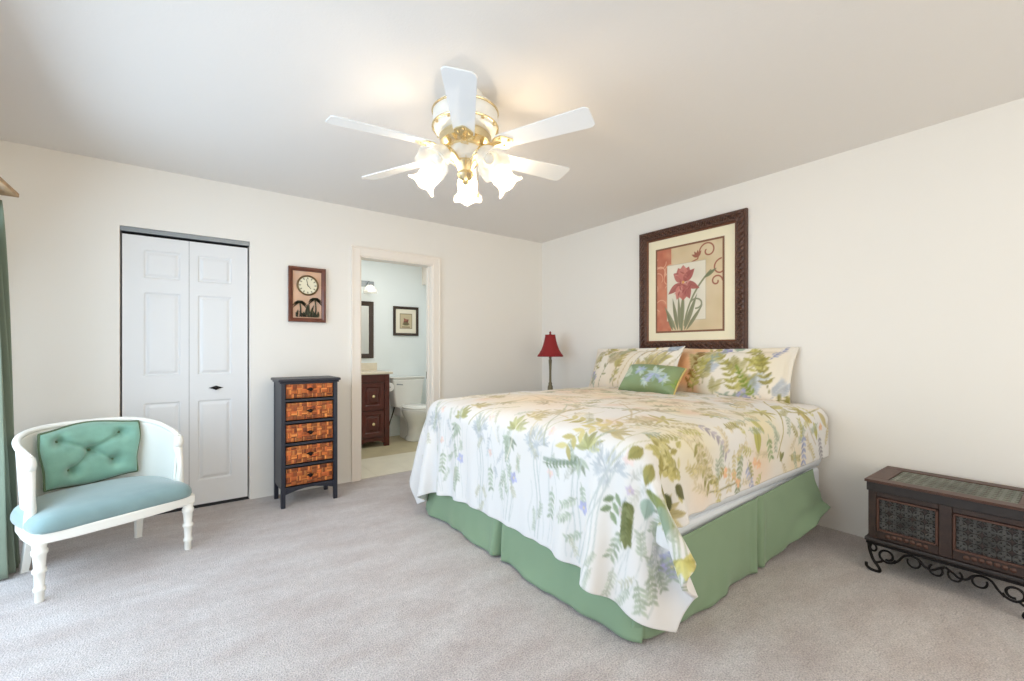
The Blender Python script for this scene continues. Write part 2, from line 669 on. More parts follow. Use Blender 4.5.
# closet behind the bifold door
b = MB()
b.box(CX0 - 0.06, CX1 + 0.06, YB + T + 0.45, YB + T + 0.48, 0, ZC)
b.box(CX0 - 0.09, CX0 - 0.06, YB + T, YB + T + 0.48, 0, ZC)
b.box(CX1 + 0.06, CX1 + 0.09, YB + T, YB + T + 0.48, 0, ZC)
b.box(CX0 - 0.06, CX1 + 0.06, YB + T, YB + T + 0.45, -0.05, 0)
struct(b.build('wall_closet', 'closet_dark', smooth=0))

# bathroom shell
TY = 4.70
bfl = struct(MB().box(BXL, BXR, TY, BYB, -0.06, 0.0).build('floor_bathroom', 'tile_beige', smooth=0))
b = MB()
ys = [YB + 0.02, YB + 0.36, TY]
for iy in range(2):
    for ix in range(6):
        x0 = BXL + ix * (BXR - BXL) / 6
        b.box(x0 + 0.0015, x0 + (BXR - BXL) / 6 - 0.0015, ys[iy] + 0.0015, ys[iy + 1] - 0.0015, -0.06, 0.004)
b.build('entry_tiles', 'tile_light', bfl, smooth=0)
struct(MB().box(BXL - T, BXL, YB + T, BYB + T, 0, 2.5).build('wall_bathroom_left', 'bath_paint', smooth=0))
struct(MB().box(BXR, BXR + T, YB + T, BYB + T, 0, 2.5).build('wall_bathroom_right', 'bath_paint', smooth=0))
struct(MB().box(BXL, BXR, BYB, BYB + T, 0, 2.5).build('wall_bathroom_back', 'bath_paint', smooth=0))
struct(MB().box(BXL - T, BXR + T, YB + T, BYB + T, 2.5, 2.56).build('ceiling_bathroom', 'ceiling_paint', smooth=0))
struct(MB().box(2.66, BXR, 5.30, BYB, 2.09, 2.5).build('trim_2', 'trim_paint', smooth=0, bevel=0.004))
# added fill light under the bathroom ceiling, no fixture (out of sight)
area_light('bathroom_fill_light', (1.9, 4.75, 2.47), (0, 0, 0), 0.8, 0.5, 12, (1.0, 0.99, 0.97))

# doorway casing and jamb
b = MB()
cw, cd = 0.075, 0.018
for x0 in (BX0 - cw, BX1):
    b.box(x0, x0 + cw, YB - cd, YB, 0, BZ + cw)
b.box(BX0, BX1, YB - cd, YB, BZ, BZ + cw)
for x0 in (BX0 - cw - 0.004, BX1 + cw - 0.012):
    b.box(x0, x0 + 0.016, YB - cd - 0.006, YB, 0, BZ + cw)
b.box(BX0 - cw, BX1 + cw, YB - cd - 0.006, YB, BZ + cw - 0.012, BZ + cw + 0.004)
b.box(BX0 - 0.003, BX0 + 0.012, YB - 0.004, YB + T + 0.004, 0, BZ)
b.box(BX1 - 0.012, BX1 + 0.003, YB - 0.004, YB + T + 0.004, 0, BZ)
b.box(BX0, BX1, YB - 0.004, YB + T + 0.004, BZ - 0.012, BZ + 0.003)
b.box(BX1 - 0.024, BX1 - 0.012, YB + 0.05, YB + 0.085, 0, BZ - 0.012)
b.box(BX0 + 0.012, BX0 + 0.024, YB + 0.05, YB + 0.085, 0, BZ - 0.012)
casing = struct(b.build('trim_1', 'trim_paint', smooth=0, bevel=0.003))
MB().box(BX1 - 0.0145, BX1 - 0.0118, YB + 0.088, YB + 0.113, 0.88, 0.95).build('strike_plate', 'antique_brass', casing, smooth=0)


# ------------------------------------------------------------------ closet bifold door
def leaf_mesh(w, h, z0, panels, m0, m1):
    ds = [0.0, 0.010, 0.016, 0.032, 0.044]
    hs = [0.0, -0.008, -0.008, -0.001, 0.0]
    px0, px1 = m0, w - m1
    xs = {0.0, w}
    zs = {0.0, h}
    for d in ds:
        xs |= {px0 + d, px1 - d}
        for a, c in panels:
            zs |= {a - z0 + d, c - z0 - d}
    xs, zs = sorted(xs), sorted(zs)
    P = np.zeros((len(xs), len(zs), 3))
    for i, x in enumerate(xs):
        for j, z in enumerate(zs):
            hh = 0.0
            for a, c in panels:
                d = min(x - px0, px1 - x, z - (a - z0), (c - z0) - z)
                if d > 0:
                    hh = float(np.interp(d, ds, hs))
            P[i, j] = (x, -hh, z)
    mb = MB().grid(P, flip=False)
    mb.box(0, w, 0.0095, 0.032, 0, h)
    for q in ((0, 0.001, 0, h), (w - 0.001, w, 0, h)):
        mb.box(q[0], q[1], 0.0004, 0.01, q[2], q[3])
    return mb


closet = bpy.data.objects.new('door_1', None)
COL.objects.link(closet)
closet.location = (CX0, YB, 0)
struct(closet)
LW = (CX1 - CX0 - 0.026) / 2
PAN = [(0.20, 0.795), (0.985, 1.575), (1.672, 1.872)]
for k in range(2):
    lf = leaf_mesh(LW - 0.002, 1.945, 0.022, PAN, *((0.112, 0.050) if k == 0 else (0.050, 0.105))).build('leaf', 'door_paint', closet, smooth=0)
    lf.location = (0.014 + k * LW, 0.024, 0.022)
    if k == 1:
        pl = MB()
        x, z = LW * 0.44, 0.862
        pl.prism([(x - 0.047, z), (x - 0.02, z + 0.008), (x, z + 0.016), (x + 0.02, z + 0.008), (x + 0.047, z), (x + 0.02, z - 0.008), (x, z - 0.016), (x - 0.02, z - 0.008)],
                 0, 0.004, Matrix(((1, 0, 0, 0), (0, 0, -1, 0), (0, 1, 0, 0), (0, 0, 0, 1))))
        pl.lathe([(0.006, 0.0), (0.006, 0.014), (0.014, 0.018), (0.015, 0.024), (0.009, 0.029), (0.001, 0.03)], 14,
                 Matrix.Translation((x, 0, z)) @ Matrix.Rotation(PI / 2, 4, 'X'))
        pl.build('pull', 'iron', lf)
trk = MB()
trk.box(0.004, CX1 - CX0 - 0.004, 0.014, 0.05, 1.985, CZ - 0.001)
trk.build('track', 'track_metal', closet, smooth=0)
MB().box(0.0, 0.003, 0.002, T, 0, CZ).box(CX1 - CX0 - 0.003, CX1 - CX0, 0.03, T, 0, CZ).build('jamb', 'trim_paint', closet, smooth=0)


# ------------------------------------------------------------------ curtain and the board above it
def curtain():
    nU, nV = 110, 40
    y0, y1 = 3.29, 3.52
    P = np.zeros((nU, nV, 3))
    for j in range(nV):
        v = j / (nV - 1)
        z = 1.965 * (1 - v) + 0.012 * v
        for i in range(nU):
            u = i / (nU - 1)
            amp = 0.030 + 0.024 * v
            ph = u * 2 * PI * 4
            P[i, j] = (-0.832 + 0.052 * v ** 0.7 + amp * math.sin(ph) + 0.008 * math.sin(ph * 0.37 + 4 * v),
                       y0 + (y1 - y0) * u + 0.012 * math.cos(ph) + 0.02 * v * u, z)
    return MB().grid(P)


tag(curtain().build('curtain', 'curtain_cloth', solid=(0.004, 0), smooth=180), 'floor-length sage green pleated curtain hanging at the left edge beside the white chair', 'curtain')
cb = thing('curtain_board', 'short oak board jutting from the wall just above the green curtain', 'curtain board', (XL, 3.0, 1.998))
MB().box(0.0, 0.212, -3.0, 0.51, 0.0, 0.022).build('board', 'oak', cb, smooth=0, bevel=0.003)
b = MB()
b.tube([(0.10, -2.9, -0.018), (0.10, 0.45, -0.018)], 0.009, 10)
for y in (-2.9, -1.6, -0.4, 0.42):
    b.tube([(0.10, y, -0.018), (0.10, y, 0.001)], 0.005, 8)
b.build('rail', 'track_metal', cb)


# ------------------------------------------------------------------ white barrel chair
def chair():
    t = thing('barrel_chair', 'low white barrel-back chair with blue velvet seat before the bifold door', 'chair', (-0.377, 3.281, 0), math.radians(24.8))

    # plan curve of the back: parameter s in [-1, 1]
    def plan(s, off=0.0):
        a = s * math.radians(105)
        rx, ry = 0.315 + off, 0.285 + off
        sa, ca = math.sin(a), math.cos(a)
        x = rx * math.copysign(abs(sa) ** 0.72, sa)
        y = -0.02 + ry * math.copysign(abs(ca) ** 0.8, ca)
        return x, y

    def top(s):
        return 0.652 + 0.098 * (1 - abs(s) ** 2.2)

    n = 60
    # cane panel
    P = np.zeros((n + 1, 14, 3))
    for i in range(n + 1):
        s = -1 + 2 * i / n
        for j in range(14):
            v = j / 13
            x, y = plan(s * 1.02, -0.001 - 0.018 * (1 - v))
            P[i, j] = (x, y, 0.335 + (top(s) - 0.335) * v)
    MB().grid(P).build('back_panel', 'chair_white', t, solid=(0.012, 0), smooth=180)
    # top rail that rolls down into the arm fronts
    pts, rad = [], []
    for i in range(n + 1):
        s = -1 + 2 * i / n
        x, y = plan(s)
        pts.append((x, y, top(s)))
        rad.append(0.015)
    MB().tube(pts, rad, 10).build('top_rail', 'chair_white', t, smooth=60)
    for sg in (-1, 1):
        x, y = plan(sg)
        pr = [(0, 0.0), (0.004, -0.035), (-0.012, -0.06), (0.006, -0.10), (0.022, -0.15), (0.024, -0.20), (0.016, -0.26), (0.012, -0.36)]
        q = bez([(x + sg * 0.002, y - dy * 0.9 - 0.002, top(1) + dz) for dy, dz in pr], 6)
        m_ = len(q)
        MB().tube(q, [0.021 + 0.005 * math.sin(6.28 * i / m_ * 1.2) for i in range(m_)], 10).build('arm_post', 'chair_white', t, smooth=60)
    # lower rail ring and seat rails
    b = MB()
    b.tube([(plan(-1 + 2 * i / n, -0.006)[0], plan(-1 + 2 * i / n, -0.006)[1], 0.405 if False else 0.335) for i in range(n + 1)], 0.018, 8)
    out = [(-0.335, -0.255), (-0.20, -0.285), (0, -0.295), (0.20, -0.285), (0.335, -0.255), (0.335, -0.12), (0.318, 0.05), (0.25, 0.20), (0.12, 0.262), (0, 0.272), (-0.12, 0.262), (-0.25, 0.20), (-0.318, 0.05), (-0.335, -0.12)]
    b.prism(out, 0.268, 0.318)
    b.build('seat_frame', 'chair_white', t, bevel=0.006)
    # seat cushion: domed, squared front
    N, Mm = 48, 10
    vs, fs = [], []
    rim = []
    for k in range(N):
        a = 2 * PI * k / N
        c, s_ = math.cos(a), math.sin(a)
        ex = 0.24 if s_ < 0 else 0.72
        x = 0.332 * math.copysign(abs(c) ** ex, c)
        y = (-0.015 + 0.275 * math.copysign(abs(s_) ** ex, s_)) if s_ > 0 else (-0.015 + 0.272 * math.copysign(abs(s_) ** ex, s_))
        rim.append((x, y))
    prof = [(0.99, 0.316), (1.005, 0.33), (1.0, 0.352), (0.97, 0.372), (0.90, 0.388), (0.75, 0.402), (0.5, 0.414), (0.25, 0.420), (0.02, 0.421)]
    for (q, z) in prof:
        for (x, y) in rim:
            vs.append((x * q, (y + 0.015) * q - 0.015, z))
    for i in range(len(prof) - 1):
        for k in range(N):
            k2 = (k + 1) % N
            fs.append((i * N + k, i * N + k2, (i + 1) * N + k2, (i + 1) * N + k))
    fs.append(tuple((len(prof) - 1) * N + k for k in range(N)))
    fs.append(tuple(range(N - 1, -1, -1)))
    MB().add(vs, fs).build('seat', 'velvet_blue', t, smooth=180)
    # tufted inner back cushion
    buttons = [(-0.64, 0.62), (0.62, 0.62), (0.0, 0.12), (-0.48, -0.45), (0.5, -0.35)]
    a, c = 61, 45
    Pf = np.zeros((a, c, 3))
    Pb = np.zeros((a, c, 3))
    for i in range(a):
        u = -1 + 2 * i / (a - 1)
        for j in range(c):
            v = -1 + 2 * j / (c - 1)
            wv = 1 - 0.10 * (1 - v) / 2 + 0.02 * math.sin(v * 4)
            ax = u * 0.218 * wv
            z = 0.575 + v * (0.162 + 0.012 * math.cos(u * PI)) + 0.006 * u
            # follow the curve of the barrel
            yy = 0.232 - 1.55 * ax * ax + 0.018 * v
            e = max(0.0, (1 - abs(u) ** 5) * (1 - abs(v) ** 5)) ** 0.5
            th = 0.072 * e
            dp = 0
            for (bu, bv) in buttons:
                d2 = ((u - bu) * 0.235) ** 2 + ((v - bv) * 0.165) ** 2
                dp += 0.046 * math.exp(-d2 / 0.0011)
            for k1, k2 in ((0, 2), (2, 1), (2, 3), (2, 4)):
                p1, p2 = np.array(buttons[k1]), np.array(buttons[k2])
                q = np.array([u, v])
                tt = np.clip(np.dot(q - p1, p2 - p1) / np.dot(p2 - p1, p2 - p1), 0, 1)
                d = (q - p1 - tt * (p2 - p1)) * np.array([0.235, 0.165])
                dp += 0.018 * math.exp(-np.dot(d, d) / 0.00016)
            Pf[i, j] = (ax, yy - max(0.006 * e, th - dp), z)
            Pb[i, j] = (ax, yy + 0.004, z)
    b = MB().grid(Pf, flip=True).grid(Pb)
    cush = b.build('back_cushion', 'velvet_green', t, smooth=180)
    cush.location.x = 0.012
    cush['label'] = 'green tufted velvet back cushion'
    edge = [Pf[i, 0] for i in range(a)] + [Pf[-1, j] for j in range(1, c)] + [Pf[i, -1] for i in range(a - 2, -1, -1)] + [Pf[0, j] for j in range(c - 2, 0, -1)]
    MB().tube([tuple(p) for p in edge], 0.0065, 6, closed=True).build('piping', 'velvet_piping', cush)
    for (bu, bv) in buttons:
        i, j = int((bu + 1) / 2 * (a - 1)), int((bv + 1) / 2 * (c - 1))
        p = Pf[i, j]
        MB().lathe([(0.009, 0), (0.0085, 0.004), (0.005, 0.008), (0.0005, 0.009)], 12,
                   Matrix.Translation(p + np.array([0, 0.003, 0])) @ Matrix.Rotation(PI / 2, 4, 'X')).build('button', 'velvet_piping', cush)
    # legs
    for sx in (-1, 1):
        prof = [(0.014, 0.0), (0.017, 0.006), (0.0165, 0.045), (0.022, 0.052), (0.022, 0.066), (0.0175, 0.072), (0.0195, 0.13), (0.026, 0.138), (0.026, 0.150), (0.020, 0.156), (0.0235, 0.215), (0.029, 0.224), (0.029, 0.240), (0.024, 0.246), (0.027, 0.27)]
        lg = MB().lathe(prof, 20).build('leg', 'chair_white', t, smooth=50)
        lg.location = (sx * 0.305, -0.238, 0)
    for sx in (-1, 1):
        b = MB()
        q = [(sx * 0.225, 0.17, 0.27), (sx * 0.235, 0.195, 0.14), (sx * 0.245, 0.228, 0.0)]
        vs = []
        for (x, y, z), w in zip(q, (0.022, 0.019, 0.015)):
            vs += [(x - w, y - w, z), (x + w, y - w, z), (x + w, y + w, z), (x - w, y + w, z)]
        fs = [(8, 11, 10, 9)[::-1], (0, 1, 2, 3)]
        for i in range(2):
            for k in range(4):
                k2 = (k + 1) % 4
                fs.append((i * 4 + k2, i * 4 + k, i * 4 + 4 + k, i * 4 + 4 + k2))
        b.add(vs, fs)
        b.build('leg', 'chair_white', t, smooth=0, bevel=0.003)
    return t


chair()


# ------------------------------------------------------------------ rattan drawer chest
def weave_front(w, h, seed):
    r = random.Random(seed)
    nx, nz = int(w / 0.0042), int(h / 0.0042)
    P = np.zeros((nx + 1, nz + 1, 3))
    Cc = np.zeros((nx + 1, nz + 1, 3))
    cell = 0.036
    tone = {}
    for i in range(nx + 1):
        for j in range(nz + 1):
            x, z = i * w / nx, j * h / nz
            ci, cj = int(x / cell), int(z / (cell * 0.92))
            fx, fz = x / cell - ci, z / (cell * 0.92) - cj
            hor = (ci + cj) % 2 == 0
            s = fz if hor else fx
            l = fx if hor else fz
            k = int(s * 4)
            key = (ci, cj, k)
            if key not in tone:
                tone[key] = (r.choice([(190, 104, 46), (204, 118, 54), (168, 84, 36), (218, 138, 70), (150, 72, 32), (196, 100, 50)]), r.uniform(.85, 1.1))
            sub = s * 4 - k
            gap = min(sub, 1 - sub) < 0.13
            hgt = 0.0035 * math.sin(PI * min(max(l, 0.0), 1.0)) + 0.0012 * math.sin(PI * sub)
            if gap:
                hgt -= 0.0015
            c, g = tone[key]
            col = np.array(c) * g * (0.42 if gap else 1.0)
            edge = x < 0.004 or z < 0.004 or x > w - 0.004 or z > h - 0.004
            P[i, j] = (x, -hgt if not edge else 0.002, z)
            Cc[i, j] = lin(np.clip(col, 0, 255))
    return P, Cc


def dresser():
    W, D, H = 0.400, 0.30, 0.945
    t = thing('drawer_chest', 'tall narrow black-blue chest with five woven rattan drawers left of the doorway', 'chest of drawers', (0.745, 3.735, 0), math.radians(1.2))
    x0, x1, y0, y1 = -W / 2, W / 2, -D / 2, D / 2
    b = MB()
    p = 0.030
    b.box(x0 + 0.004, x0 + p - 0.006, y0 + 0.02, y1 - 0.02, 0.13, H - 0.025)
    b.box(x1 - p + 0.006, x1 - 0.004, y0 + 0.02, y1 - 0.02, 0.13, H - 0.025)
    b.box(x0 + p, x1 - p, y1 - 0.018, y1 - 0.008, 0.13, H - 0.025)
    zs = [0.130, 0.293, 0.456, 0.619, 0.782]
    for z in zs + [0.912]:
        b.box(x0 + 0.02, x1 - 0.02, y0 + 0.006, y1 - 0.02, z - 0.0, z + 0.018)
    b.build('carcass', 'navy_paint', t, smooth=0, bevel=0.002)
    for (xa, ya) in ((x0, y0), (x1 - p, y0), (x0, y1 - p), (x1 - p, y1 - p)):
        MB().box(xa, xa + p, ya, ya + p, 0, H - 0.02).build('leg', 'navy_paint', t, smooth=0, bevel=0.003)
    b = MB()
    b.box(x0 - 0.020, x1 + 0.020, y0 - 0.020, y1 + 0.008, H - 0.012, H + 0.008)
    b.box(x0 - 0.010, x1 + 0.010, y0 - 0.010, y1 + 0.004, H - 0.026, H - 0.012)
    b.build('top', 'navy_paint', t, smooth=0, bevel=0.005)
    # arched apron under the bottom drawer
    pts = []
    n = 16
    for i in range(n + 1):
        u = i / n
        pts.append((x0 + p + (W - 2 * p) * u, 0.095 + 0.032 * math.sin(PI * u)))
    poly = [(x0 + p, 0.134)] + pts + [(x1 - p, 0.134)]
    MB().prism(poly, 0, 0.012, Matrix.Translation((0, y0 + 0.02, 0)) @ Matrix(((1, 0, 0, 0), (0, 0, -1, 0), (0, 1, 0, 0), (0, 0, 0, 1)))).build('apron', 'navy_paint', t, smooth=0)
    dw, dh = W - 2 * p - 0.008, 0.128
    for k, z in enumerate(zs):
        d = MB().box(0, dw, 0.003, 0.22, 0, dh).build('drawer', 'navy_paint', t, smooth=0)
        d.location = (x0 + p + 0.004, y0 + 0.012, z + 0.0255)
        P, Cc = weave_front(dw, dh, 11 + k)
        P[..., 1] -= 0.001
        f = MB().grid(P, cols=Cc)
        f.build('woven_panel', 'rattan', d, smooth=60)
        kb = MB()
        M0 = Matrix.Translation((dw / 2, -0.001, dh / 2)) @ Matrix.Rotation(PI / 2, 4, 'X')
        kb.prism([(-0.028, 0), (-0.014, 0.007), (0, 0.012), (0.014, 0.007), (0.028, 0), (0.014, -0.007), (0, -0.012), (-0.014, -0.007)], 0, 0.006, M0)
        kb.lathe([(0.006, 0), (0.006, 0.018), (0.013, 0.021), (0.014, 0.028), (0.009, 0.034), (0.001, 0.035)], 16, M0)
        kb.build('knob', 'iron', d, smooth=50)


dresser()


# ------------------------------------------------------------------ picture frames
def frame_sweep(mb, w, h, prof, n_len=1, orn=None, mi=0):
    """Profile [(inward distance, height)] swept around a rectangle in the local x/z plane, facing -y. Mitred corners."""
    sides = [((0, 0), (w, 0)), ((w, 0), (w, h)), ((w, h), (0, h)), ((0, h), (0, 0))]
    for (ax, az), (bx, bz) in sides:
        L = math.hypot(bx - ax, bz - az)
        tx, tz = (bx - ax) / L, (bz - az) / L
        nx, nz = -tz, tx
        P = np.zeros((n_len + 1, len(prof), 3))
        for i in range(n_len + 1):
            for j, (d, hh) in enumerate(prof):
                u = d + (L - 2 * d) * i / n_len
                o = orn(u, d, L) if orn else 0
                P[i, j] = (ax + tx * u + nx * d, -(hh + o), az + tz * u + nz * d)
        mb.grid(P, mi)
    return mb


def wall_frame(name, label, cat, loc, rz, w, h, prof, fmat, n_len=1, orn=None, smooth=40):
    t = thing(name, label, cat, loc, rz)
    mb = MB()
    frame_sweep(mb, w, h, prof, n_len, orn)
    mb.box(0.004, w - 0.004, -0.004, 0.0, 0.004, h - 0.004)
    mb.build('frame', fmat, t, smooth=smooth)
    return t


def panel_grid(w, h, cv, nx, nz, y=0.0):
    X, Z = np.meshgrid(np.linspace(0, w, nx), np.linspace(0, h, nz), indexing='ij')
    P = np.stack([X, np.full_like(X, y), Z], -1)
    return P, cv.sample(X, Z)


# big iris picture over the bed: local x runs towards -Y of the room
fw, fh = 0.965, 1.073


def carve(u, d, L):
    if 0.016 < d < 0.072:
        k = math.sin(PI * (d - 0.016) / 0.056)
        return k * (0.008 * math.sin(u * 2 * PI / 0.045 + 9 * d / 0.05) + 0.004 * math.sin(u * 2 * PI / 0.021 - 60 * d))
    return 0.0


prof = [(0.0, 0.0), (0.0, 0.030), (0.006, 0.038), (0.014, 0.036)] + [(0.016 + 0.056 * k / 8, 0.034 + 0.004 * math.sin(PI * k / 8)) for k in range(9)] + [(0.076, 0.030), (0.080, 0.020)]
art = wall_frame('iris_picture', 'large dark carved frame with a red iris print over the bed', 'picture', (XR - 0.001, 2.545, 1.16), -PI / 2, fw, fh, prof, 'frame_wood', 220, carve)
lip = MB()
frame_sweep(lip, fw - 0.158, fh - 0.158, [(0.0, 0.024), (0.003, 0.027), (0.010, 0.022), (0.012, 0.006)])
lo = lip.build('inner_lip', 'frame_lip', art)
lo.location = (0.079, 0, 0.079)
MB().box(0.08, fw - 0.08, -0.010, -0.004, 0.08, fh - 0.08).build('mat_board', 'mat_board', art, smooth=0)
pw, ph = 0.625, 0.745


def iris_print():
    r = random.Random(8)
    cv = Canvas(pw, ph, 0.0025, (216, 196, 160))
    # x: left to right, y: up
    for _ in range(120):
        cv.wash(r.uniform(0, pw), r.uniform(0, ph), r.uniform(.03, .1), r.choice([(206, 180, 140), (222, 204, 172), (196, 174, 132), (214, 190, 156)]), 0.35)
    cv.rect(0, 0, 0.155, ph, (190, 116, 90))
    for _ in range(60):
        cv.wash(r.uniform(0, 0.15), r.uniform(0, ph), r.uniform(.02, .05), r.choice([(206, 128, 96), (178, 90, 66), (214, 150, 118)]), 0.4)
    for k in range(9):
        cv.stroke(curve2(r.uniform(0, .12), r.uniform(0, ph), r.uniform(0, 6.28), 0.2, r.choice([-4, 4]), 24), 0.007, (226, 176, 146), 0.7)
    sc = (158, 96, 74)

    def scroll(x, y, R, a0, turns, s=1):
        pts = []
        for i in range(40):
            f = i / 39
            an = a0 + s * f * turns * 2 * PI
            rr = R * (1 - 0.75 * f)
            pts.append((x + rr * math.cos(an), y + rr * math.sin(an)))
        cv.stroke(pts, 0.011, sc)
        return pts

    scroll(0.49, 0.655, 0.075, PI * 1.05, 1.1, -1)
    cv.stroke([(0.415, 0.645), (0.40, 0.60), (0.35, 0.585)], 0.010, sc)
    scroll(0.60, 0.50, 0.075, PI * 0.5, 0.7, 1)
    scroll(0.56, 0.40, 0.05, 0, 1.0, 1)
    for k in range(4):
        cv.leaf(0.40, 0.615, 1.0 + k * 0.55, 0.06, 0.022, sc)
    cv.rect(0.115, 0.10, 0.475, 0.585, (190, 176, 148))
    cv.rect(0.12, 0.105, 0.47, 0.58, (226, 218, 200))
    for _ in range(40):
        cv.wash(r.uniform(.15, .44), r.uniform(.13, .55), .05, r.choice([(234, 226, 210), (214, 208, 190)]), 0.4)
    grn = (140, 140, 108)
    # stem and blades
    for x, a, L, W in ((0.22, 1.75, .28, .035), (0.25, 1.5, .34, .04), (0.28, 1.2, .32, .04), (0.20, 2.05, .24, .035), (0.30, 0.95, .25, .03), (0.17, 1.9, .2, .03), (0.24, 1.62, .3, .03)):
        cv.leaf(x, 0.02, a, L, W, vary(grn, 14, r), 0.95)
    cv.stroke([(0.255, 0.02), (0.262, 0.2), (0.27, 0.33)], 0.018, (132, 134, 100))
    cv.stroke(curve2(0.28, 0.06, 1.2, 0.5, -0.7, 20), 0.015, (138, 138, 104))
    cv.leaf(0.46, 0.44, 0.55, 0.12, 0.03, (124, 128, 92))
    pts = [(0.33 + 0.07 * math.sin(f * 3.6), 0.12 + 0.14 * f - 0.05 * max(0, f - .7)) for f in np.linspace(0, 1, 20)]
    for i in range(22):
        f = i / 21
        an = 2.6 - f * 4.2
        cv.disc(0.385 + 0.05 * math.cos(an), 0.235 + 0.04 * math.sin(an), 0.007, (140, 140, 110))
    # iris bloom
    for (x, y, a, L, W, c) in ((0.27, 0.43, 1.15, .13, .10, (178, 98, 90)), (0.27, 0.43, 1.95, .13, .10, (190, 110, 100)), (0.27, 0.45, 1.57, .12, .09, (202, 128, 116)),
                               (0.27, 0.43, 0.75, .14, .07, (170, 92, 84)), (0.27, 0.43, 2.45, .12, .07, (192, 114, 104)),
                               (0.25, 0.42, 3.75, .15, .06, (172, 96, 88)), (0.29, 0.42, -0.45, .14, .06, (168, 92, 84)),
                               (0.27, 0.42, -1.57, .15, .13, (188, 108, 98)), (0.26, 0.41, -1.95, .14, .08, (202, 126, 114)), (0.28, 0.41, -1.2, .14, .08, (174, 98, 90))):
        cv.leaf(x, y, a, L, W, c, 0.95)
    for _ in range(26):
        cv.leaf(0.27 + r.uniform(-.05, .05), 0.43 + r.uniform(-.08, .08), r.uniform(0, 6.28), 0.05, 0.012, r.choice([(158, 80, 76), (214, 150, 136), (198, 122, 110)]), 0.7)
    cv.disc(0.27, 0.425, 0.012, (214, 160, 90))
    bw = 0.016
    for q in ((0, 0, pw, bw), (0, ph - bw, pw, ph), (0, 0, bw, ph), (pw - bw, 0, pw, ph)):
        cv.rect(*q, (128, 86, 60))
    return cv


P, Cc = panel_grid(pw, ph, iris_print(), 220, 260)
pr = MB().grid(P, cols=Cc).build('art_print', 'print', art, smooth=0)
pr.location = (0.165, -0.0115, 0.159)

# clock with palms
ck = wall_frame('wall_clock', 'small brown framed wall clock with two metal palms above the rattan chest', 'clock', (0.657, YB - 0.001, 1.402), 0, 0.287, 0.455,
                [(0, 0), (0, 0.030), (0.006, 0.036), (0.016, 0.034), (0.026, 0.026), (0.032, 0.024), (0.034, 0.012)], 'clock_wood')
cv = Canvas(0.225, 0.393, 0.002, (206, 164, 134))
r_ = random.Random(2)
for _ in range(70):
    cv.wash(r_.uniform(0, .225), r_.uniform(0, .393), r_.uniform(.02, .06), r_.choice([(216, 178, 148), (190, 150, 124), (222, 190, 164), (186, 160, 150)]), 0.4)
P, Cc = panel_grid(0.225, 0.393, cv, 60, 100)
bk = MB().grid(P, cols=Cc).build('backing', 'clock_face', ck, smooth=0)
bk.location = (0.031, -0.013, 0.031)
cv = Canvas(0.18, 0.18, 0.0016, (228, 222, 196))
for k in range(12):
    an = k * PI / 6
    x, y = 0.09 + 0.060 * math.sin(an), 0.09 + 0.060 * math.cos(an)
    cv.stroke([(x - 0.006 * math.sin(an), y - 0.006 * math.cos(an)), (x + 0.006 * math.sin(an), y + 0.006 * math.cos(an))], 0.0035, (90, 84, 66))
cv.disc(0.09, 0.09, 0.002, (60, 50, 40))
vs, fs, cs = [], [], []
Rr, Kk, Ss = 0.074, 24, 48
for i in range(Kk + 1):
    for k in range(Ss):
        a = 2 * PI * k / Ss
        rr = Rr * i / Kk
        vs.append((0.09 + rr * math.cos(a), 0, 0.09 + rr * math.sin(a)))
for i in range(Kk):
    for k in range(Ss):
        k2 = (k + 1) % Ss
        fs.append((i * Ss + k, (i + 1) * Ss + k, (i + 1) * Ss + k2, i * Ss + k2))
va = np.array(vs)
dial = MB().add(vs, fs, 0, cv.sample(va[:, 0], va[:, 2])).build('dial', 'clock_face', ck, smooth=0)
dial.location = (0.0565, -0.018, 0.216)
MB().tube([(0.09 + 0.078 * math.cos(a), 0, 0.09 + 0.078 * math.sin(a)) for a in np.linspace(0, 2 * PI, 48, endpoint=False)], 0.0075, 8, closed=True).build('dial_rim', 'antique_brass', dial)
for an, l, w in ((math.radians(140), 0.036, 0.0045), (math.radians(-12), 0.052, 0.0035)):
    q = Matrix.Rotation(an, 4, 'Y')
    MB().box(-w / 2, w / 2, -0.003, -0.001, -0.01, l, 0, Matrix.Translation((0.09, 0, 0.09)) @ q).build('hand', 'black_plastic', dial, smooth=0)


def palm_mesh(h, r):
    mb = MB()
    mb.tube(bez([(0, 0, 0), (0.004, 0, h * 0.5), (-0.003, 0, h)], 8), [0.006 - 0.0001 * i for i in range(17)], 8)
    for k in range(9):
        a = -0.35 + k * (PI + 0.7) / 8
        L = 0.058
        pts = [(-0.003 + L * f * math.cos(a), -0.001 * k % 0.004, h + L * f * math.sin(a) * 0.8 - 0.035 * f * f) for f in np.linspace(0, 1, 7)]
        mb.tube(pts, [0.004, 0.009, 0.012, 0.012, 0.010, 0.006, 0.001], 6, flat=0.4)
    return mb


for (x, h) in ((0.088, 0.115), (0.205, 0.145)):
    o = palm_mesh(h, r_).build('palm', 'palm_metal', ck)
    o.location = (x, -0.021, 0.045)
b = MB()
for k in range(16):
    a = r_.uniform(0.3, 2.8)
    x = 0.06 + 0.165 * k / 15
    L = r_.uniform(.03, .06) + (0.06 if 5 < k < 10 else 0)
    b.tube([(x + L * f * math.cos(a) * 0.7, 0, L * f * math.sin(a)) for f in np.linspace(0, 1, 5)], [0.006, 0.010, 0.009, 0.006, 0.001], 6, flat=0.4)
o = b.build('undergrowth', 'palm_metal', ck)
o.location = (0, -0.020, 0.042)


